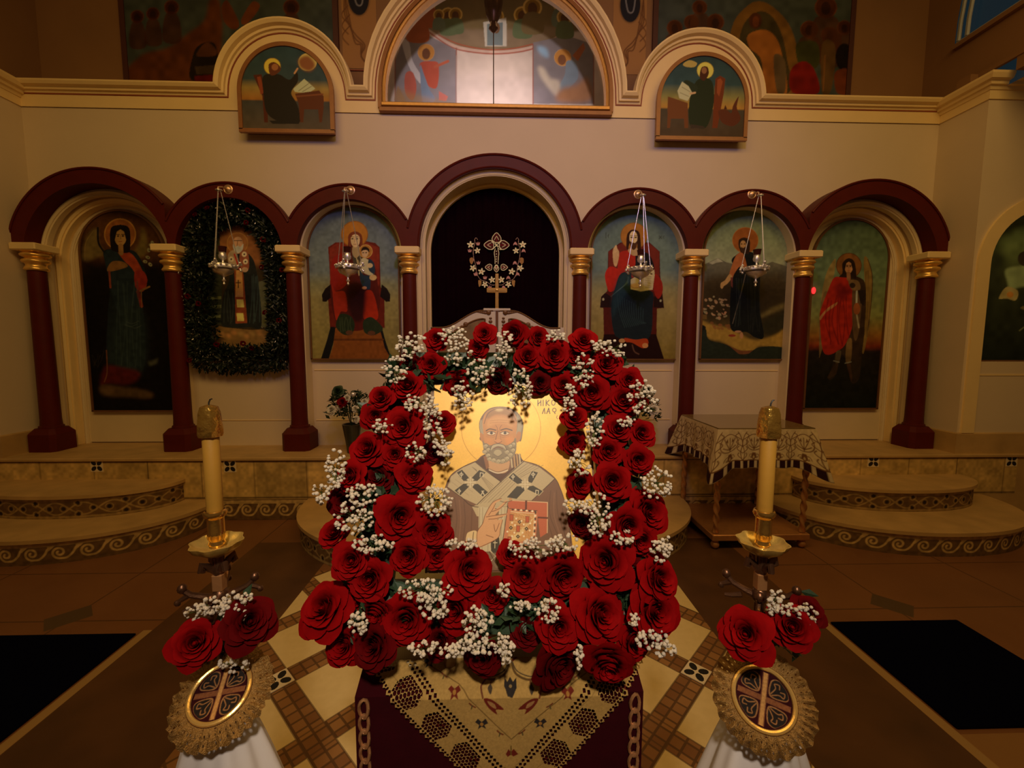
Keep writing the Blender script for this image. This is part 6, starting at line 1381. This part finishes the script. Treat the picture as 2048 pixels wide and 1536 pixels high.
# foliage bed behind the flowers
lf = MB()
for k in range(1500):
    s_ = rnd.random()*4; side = int(s_); f_ = s_-side
    cx_, cy_ = [(790+f_*440, 745), (1230+30*f_, 745+f_*480), (1260-f_*530, 1225), (735+f_*55, 1225-f_*480)][side]
    cx_ += max(-36, min(36, rnd.gauss(0, 20))); cy_ += max(-36, min(36, rnd.gauss(0, 20)))
    p = onW(cx_, cy_, -.028+rnd.gauss(0, .008))
    leafquad(lf, p, (rnd.gauss(0, 1), rnd.gauss(-.2, .5), rnd.gauss(0, 1)), rnd.uniform(.018, .035), rnd.uniform(.006, .012), (rnd.gauss(0, 1), rnd.gauss(0, 1), rnd.gauss(0, 1)))
lf.build('foliage', M['leaf'], wr, smooth=False, kind='stuff').matrix_parent_inverse = inv
fm = MB()
def framebar(a_, b_, w_, off0, off1):
    A, B = onW(*a_, 0), onW(*b_, 0); d_ = (B-A)/np.linalg.norm(B-A); q = np.cross(d_, NR); vs = []
    for P_ in (A, B):
        for s1, s2 in ((-1, off0), (1, off0), (1, off1), (-1, off1)): vs.append(P_+q*w_*s1+NR*s2)
    fm.add(vs, [(0, 1, 2, 3), (4, 7, 6, 5), (0, 4, 5, 1), (1, 5, 6, 2), (2, 6, 7, 3), (3, 7, 4, 0)])
framebar((800, 725), (1225, 725), .034, -.062, -.034); framebar((728, 1225), (1280, 1225), .045, -.062, -.034); framebar((800, 745), (728, 1225), .034, -.062, -.034); framebar((1218, 745), (1272, 1225), .034, -.062, -.034)
fm.build('foam_base', M['leaf'], wr, smooth=False).matrix_parent_inverse = inv
# support leg from frame to the stand's sloping top
sp = MB(); b0 = onW(1010, 1290, -.05); sp.tube([tuple(b0+np.array([-.1, 0, 0])), (-.055, LY0+.05, LZ+.02)], .012, 8)
sp.build('easel_support', M['walnut'], wr).matrix_parent_inverse = inv
sp = MB(); sp.tube([tuple(b0+np.array([.1, 0, 0])), (.145, LY0+.05, LZ+.02)], .012, 8); sp.build('easel_support', M['walnut'], wr).matrix_parent_inverse = inv
BB = [(820,690,34,26),(790,738,26,28),(905,668,28,16),(915,702,28,30),(1007,692,20,36),(960,742,28,24),(1042,775,24,42),(840,806,36,20),(865,845,20,40),(888,900,20,30),(765,852,20,16),(830,905,20,20),(869,1000,36,32),(672,938,22,42),(642,985,18,24),(725,988,34,22),(706,1035,40,34),(748,1088,42,20),(1228,697,28,18),(1112,672,22,12),(1168,742,22,36),(1140,800,14,34),(1285,795,30,38),(1190,858,18,36),(1160,925,22,28),(1312,965,34,32),(1150,1012,22,18),(1195,1030,28,44),(1253,842,18,10),(850,1180,54,24),(868,1215,30,26),(716,1247,20,22),(955,1242,30,30),(965,1285,48,24),(850,1298,34,16),(1062,1095,50,20),(1130,1085,32,18),(1095,1222,26,26),(1042,1212,22,12),(1010,1300,20,28),(1322,1095,22,30),(1303,1278,34,20),(1158,1312,9,26),(925,1088,32,12),(1245,1075,24,16),(1330,1300,22,14),(906,1300,26,16),(1010,1180,14,14),(1268,1240,10,14),(925,790,22,30),(1195,690,16,10)]
def breath(parent, pts_fn, rx, ry, inv, n=None, size=.0035, seed=0, stemto=None):
    r_ = random.Random(seed); bl, stt = MB(), MB(); n = n or int(min(90, 10+rx*ry*.055)); base = pts_fn(0, 0, -.03)
    for i in range(n):
        a, q = r_.random()*6.28, math.sqrt(r_.random()); u_, v_ = q*math.cos(a)*rx, q*math.sin(a)*ry
        p = pts_fn(u_, v_, r_.uniform(-.004, .022)); s_ = size*r_.uniform(.7, 1.25)
        bl.ball(p, s_, 7, 5, (1, 1, .85)); 
        if i % 3 == 0: stt.tube([tuple(base), tuple((np.array(base)+np.array(p))/2+np.array([0, 0, .002])), tuple(p)], .0006, 4, False)
    o = stt.build('babys_breath', M['stem'], parent, kind=None)
    if inv is not None: o.matrix_parent_inverse = inv
    bl.build('blossoms', M['breath'], o, kind='stuff'); return o
for k, (x, y, rx, ry) in enumerate(BB):
    breath(wr, lambda u_, v_, off, x=x, y=y: onW(x+u_, y+v_, .018+off), rx, ry, inv, seed=k)

# ============ CANDLE STANDS ============
def candle_stand(cx_, cy_, side, rot, label, lb2):
    t = thing('candle_stand', label, 'candle stand', (cx_, cy_, 0))
    # stand base, pole
    MB().lathe([(.12, 0), (.12, .02), (.07, .04), (.03, .07), (.014, .12), (.010, .3), (.010, 1.10), (.008, 1.11), (.008, 1.225)], n=16).build('pole', M['bronze'], t)
    b = MB()
    for k in range(4):
        a = rot+k*math.pi/2; c_, s_ = math.cos(a), math.sin(a); Lr = .052
        b.tube([(0, 0, 1.172), (Lr*.4*c_, Lr*.4*s_, 1.178), (Lr*.8*c_, Lr*.8*s_, 1.186), (Lr*c_, Lr*s_, 1.197)], [.0075, .0058, .005, .0045], 8)
        b.ball((Lr*c_, Lr*s_, 1.199), .0075, 8, 6, (1, 1, 1.1)); b.tube([(Lr*.85*c_, Lr*.85*s_, 1.186), (Lr*1.12*c_, Lr*1.12*s_, 1.178)], [.005, .0035], 6); b.ball((Lr*1.14*c_, Lr*1.14*s_, 1.176), .0055, 7, 5)
        b.tube([(Lr*.5*c_, Lr*.5*s_, 1.168), (Lr*.8*c_, Lr*.8*s_, 1.162), (Lr*1.02*c_, Lr*1.02*s_, 1.160)], [.005, .004, .003], 6)
    b.ball((0, 0, 1.175), .013, 10, 8, (1, 1, 1.2)); b.build('cross_arms', M['bronze'], t)
    b = MB()
    for k in range(4):
        a = rot+.6+k*math.pi/2; c_, s_ = math.cos(a), math.sin(a)
        b.tube([(.006*c_, .006*s_, 1.222), (.016*c_, .016*s_, 1.234), (.024*c_, .024*s_, 1.240), (.026*c_, .026*s_, 1.230), (.020*c_, .020*s_, 1.227)], [.005, .006, .0055, .005, .003], 7)
    b.lathe([(.008, 1.215), (.011, 1.222), (.008, 1.232), (.010, 1.248)], n=12); b.build('leaf_crockets', M['bronze'], t)
    b = MB().box(-.0085, .0085, -.0085, .0085, 1.186, 1.216, .002).build('stem_block', M['copperish'], t, smooth=False)
    MB().lathe([(.008, 1.246), (.020, 1.252), (.034, 1.262), (.039, 1.272), (.037, 1.272), (.030, 1.264), (.012, 1.260), (.010, 1.262)], n=40, fn=lambda a, z: 1+(.06*math.sin(a*8) if z > 1.26 else 0)).build('drip_pan', mat('waxy_brass', (.66, .46, .12), .3, .6, var=.25, scale=90), t)
    MB().lathe([(.008, 1.262), (.013, 1.268), (.011, 1.274), (.014, 1.280), (.0125, 1.290), (.0125, 1.312), (.016, 1.316), (.0175, 1.320), (.016, 1.325), (.0135, 1.326), (.0128, 1.318)], n=24).build('candle_socket', M['brass'], t)
    for s_ in (-1, 1): pass
    # candle rests in the socket
    cd = thing('candle', lb2, 'candle', (cx_, cy_, 1.318))
    MB().lathe([(.0115, 0), (.0122, .002), (.0124, .148), (.010, .152)], n=24).build('wax_body', M['wax'], cd)
    MB().lathe([(.0165, .132), (.0178, .137), (.0172, .15), (.0152, .172), (.0125, .181), (.004, .184)], n=14, fn=lambda a, z: 1+.05*math.sin(a*5)).build('brass_cap', M['capbrass'], cd)
    MB().tube([(0, 0, .182), (.0006, 0, .188), (.003*side, 0, .193), (.006*side, 0, .194)], .0012, 6).build('wick', M['black'], cd)
    return t
SL = onY(434, 1085, .705); SR = onY(1525, 1085, .685)
candle_stand(SL[0], .705, 1, .35, 'slender bronze candle stand left of the icon, wrapped in white satin below', 'tall yellow beeswax candle with brass cap on the left stand')
candle_stand(SR[0], .685, 1, 1.0, 'slender bronze candle stand right of the icon, wrapped in white satin below', 'tall yellow beeswax candle with brass cap on the right stand')
# medallions with gold lace ruffles
def medallion(loc, nrm, roll, label):
    q = Vector(nrm).to_track_quat('Z', 'Y').to_matrix().to_4x4()
    t = thing('lace_medallion', label, 'medallion', loc, 'gold lace trimmed medallions'); t.rotation_euler = (q @ Matrix.Rotation(roll, 4, 'Z')).to_euler()
    R0 = .044
    c = Canvas((-R0, -R0, 0), (1, 0, 0), (0, 1, 0), 2*R0, 2*R0, .0006, bg=(.03, .003, .005)); m = lambda p: [(R0+x*.88, R0+y*.88) for x, y in p]
    GD = (.30, .14, .05); DK_ = (.018, .014, .012)
    for sx in (-1, 1):
        for sy in (-1, 1):
            Q = lambda p: m([(sx*x, sy*y) for x, y in p])
            heart = [(.008, .008), (.008, .030), (.018, .036), (.027, .030), (.034, .022), (.036, .012), (.028, .007)]
            c.poly(catmull(Q(heart)), GD, local=True); c.poly(catmull(Q([(x*.9+.0028, y*.9+.0026) for x, y in heart])), DK_, local=True)
            c.line(Q([(.010, .012), (.016, .022), (.014, .028), (.021, .029), (.022, .023)]), .0015, GD); c.line(Q([(.012, .010), (.022, .014), (.029, .012), (.030, .019), (.024, .019)]), .0015, GD)
    for a_ in (0, 1):
        P_ = [(-.040, -.0042), (.040, -.0042), (.040, .0042), (-.040, .0042)]; P_ = [(y, x) if a_ else (x, y) for x, y in P_]
        c.poly(m(P_), (.50, .26, .08) if a_ else (.22, .08, .03), local=True)
        for s_ in (-1, 1): c.line(m([((s_*.0036, -.04) if a_ else (-.04, s_*.0036)), ((s_*.0036, .04) if a_ else (.04, s_*.0036))]), .001, (.2, .07, .03), sm=False)
    c.mask = np.hypot(c.U-R0, c.V-R0) < R0-.004; c.noise(.2, 3)
    c.build('embroidered_cross', M['cloth'], t, off=.0)
    MB().lathe([(.001, -.003), (R0+.004, -.003), (R0+.004, .001), (.001, .001)], n=48).xf(Matrix.Translation((0, 0, -.0016))).build('backing_disc', M['burgundy'], t)
    MB().torus((0, 0, .001), R0-.003, .0035, 'z', 64, 8).build('gilt_rim', M['gold'], t)
    v, f = [], []; NA, NRg = 260, 9; r_ = random.Random(4)
    for j in range(NRg+1):
        tt = j/NRg
        for i in range(NA):
            a = 2*math.pi*i/NA; sc_ = 1+.05*abs(math.sin(a*11))*tt
            rr = (R0+.001+.024*tt)*sc_; z = -.012*tt*tt+.0045*tt*math.sin(a*34+2*math.sin(a*3))+.003*math.sin(tt*9+a*20)*tt
            v.append((rr*math.cos(a), rr*math.sin(a), z))
    for j in range(NRg):
        for i in range(NA):
            if (i % 5 == 2) and j in (3, 6): continue
            f.append((j*NA+i, j*NA+(i+1) % NA, (j+1)*NA+(i+1) % NA, (j+1)*NA+i))
    MB().add(v, f).build('gold_ruffle', M['goldlace'], t)
    return t
def along(x, y, d): r0_ = ray(x, y); return CAMP+r0_*d
pL = along(440, 1385, .66); pR = along(1527, 1397, .655)
medallion(tuple(pL), (.04, -.50, .86), .10, 'gold lace medallion with embroidered cross on the left candle stand, tilted upward')
medallion(tuple(pR), (-.34, -.66, .67), -.12, 'gold lace medallion with embroidered cross on the right candle stand')
# white satin drapes
def satin(cx_, cy_, ph, label, z1=.985):
    rings = []
    for j in range(30):
        tt = j/29; z = z1-tt*.72; ring = []
        for i in range(80):
            a = 2*math.pi*i/80; r = .034+.062*min(1, tt*3.2)**.8+.02*tt; r *= 1+(.05+.12*tt)*math.sin(a*5+ph)+.04*math.sin(a*11+ph*2)
            ring.append((cx_+r*1.05*math.cos(a), cy_+r*math.sin(a)*.8, z))
        rings.append(ring)
    MB().loft(rings, True, False).build('satin_drape', M['satin'], None, label=label, cat='cloth', group='white satin drapes')
satin(onY(446, 1470, .64)[0], .64, .4, 'white satin cloth gathered around the left candle stand below its medallion', pL[2]-.035)
satin(onY(1518, 1470, .63)[0], .63, 2.2, 'white satin cloth gathered around the right candle stand below its medallion', pR[2]-.035)
# small bouquets tied to the stands
def bouquet(roses, breaths, d, label, seed):
    p0 = along(roses[0][0], roses[0][1], d); t = thing('rose_bouquet', label, 'flowers', tuple(p0)); inv = Matrix.Translation(-Vector(p0)); r_ = random.Random(seed)
    for k, (x, y, r, dk, dx, dz, dd) in enumerate(roses):
        p = along(x, y, d+dd); toc = Vector(CAMP-p).normalized()
        put_rose(t, p, r*(d+dd)/FPX/1.06, toc+Vector((dx, 0, dz)), k+seed, r_.random()*6, bool(dk), inv=inv)
    lf = MB()
    cxm = sum(q[0] for q in roses)/len(roses); cym = sum(q[1] for q in roses)/len(roses)
    for k in range(60):
        p = along(cxm+r_.gauss(0, 30), cym+r_.gauss(10, 24), d+.035+r_.uniform(0, .02)); leafquad(lf, p, (r_.gauss(0, 1), r_.gauss(0, .5), r_.gauss(0, 1)), .03, .007, (r_.gauss(0, 1), r_.gauss(0, 1), r_.gauss(0, 1)))
    lf.build('foliage', M['leaf'], t, smooth=False, kind='stuff').matrix_parent_inverse = inv
    for k, (x, y, rx, ry) in enumerate(breaths): breath(t, lambda u_, v_, off, x=x, y=y: along(x+u_, y+v_, d-off*.8+.012), rx, ry, inv, seed=seed+k, size=.0029)
bouquet([(392, 1288, 50, 0, -.15, .1, 0), (497, 1245, 50, 1, .25, .15, .01)], [(430, 1212, 34, 18), (398, 1225, 28, 16), (468, 1216, 24, 34), (492, 1196, 22, 9), (468, 1330, 34, 14)], .665, 'two red roses with white filler blossoms tied to the left candle stand', 31)
bouquet([(1492, 1268, 50, 0, -.1, .05, 0), (1582, 1256, 50, 0, .15, .1, .005), (1612, 1225, 36, 1, .4, .3, .03)], [(1553, 1198, 16, 20), (1572, 1218, 26, 12), (1612, 1228, 22, 22), (1545, 1218, 12, 12)], .655, 'red roses with white filler blossoms tied to the right candle stand', 47)
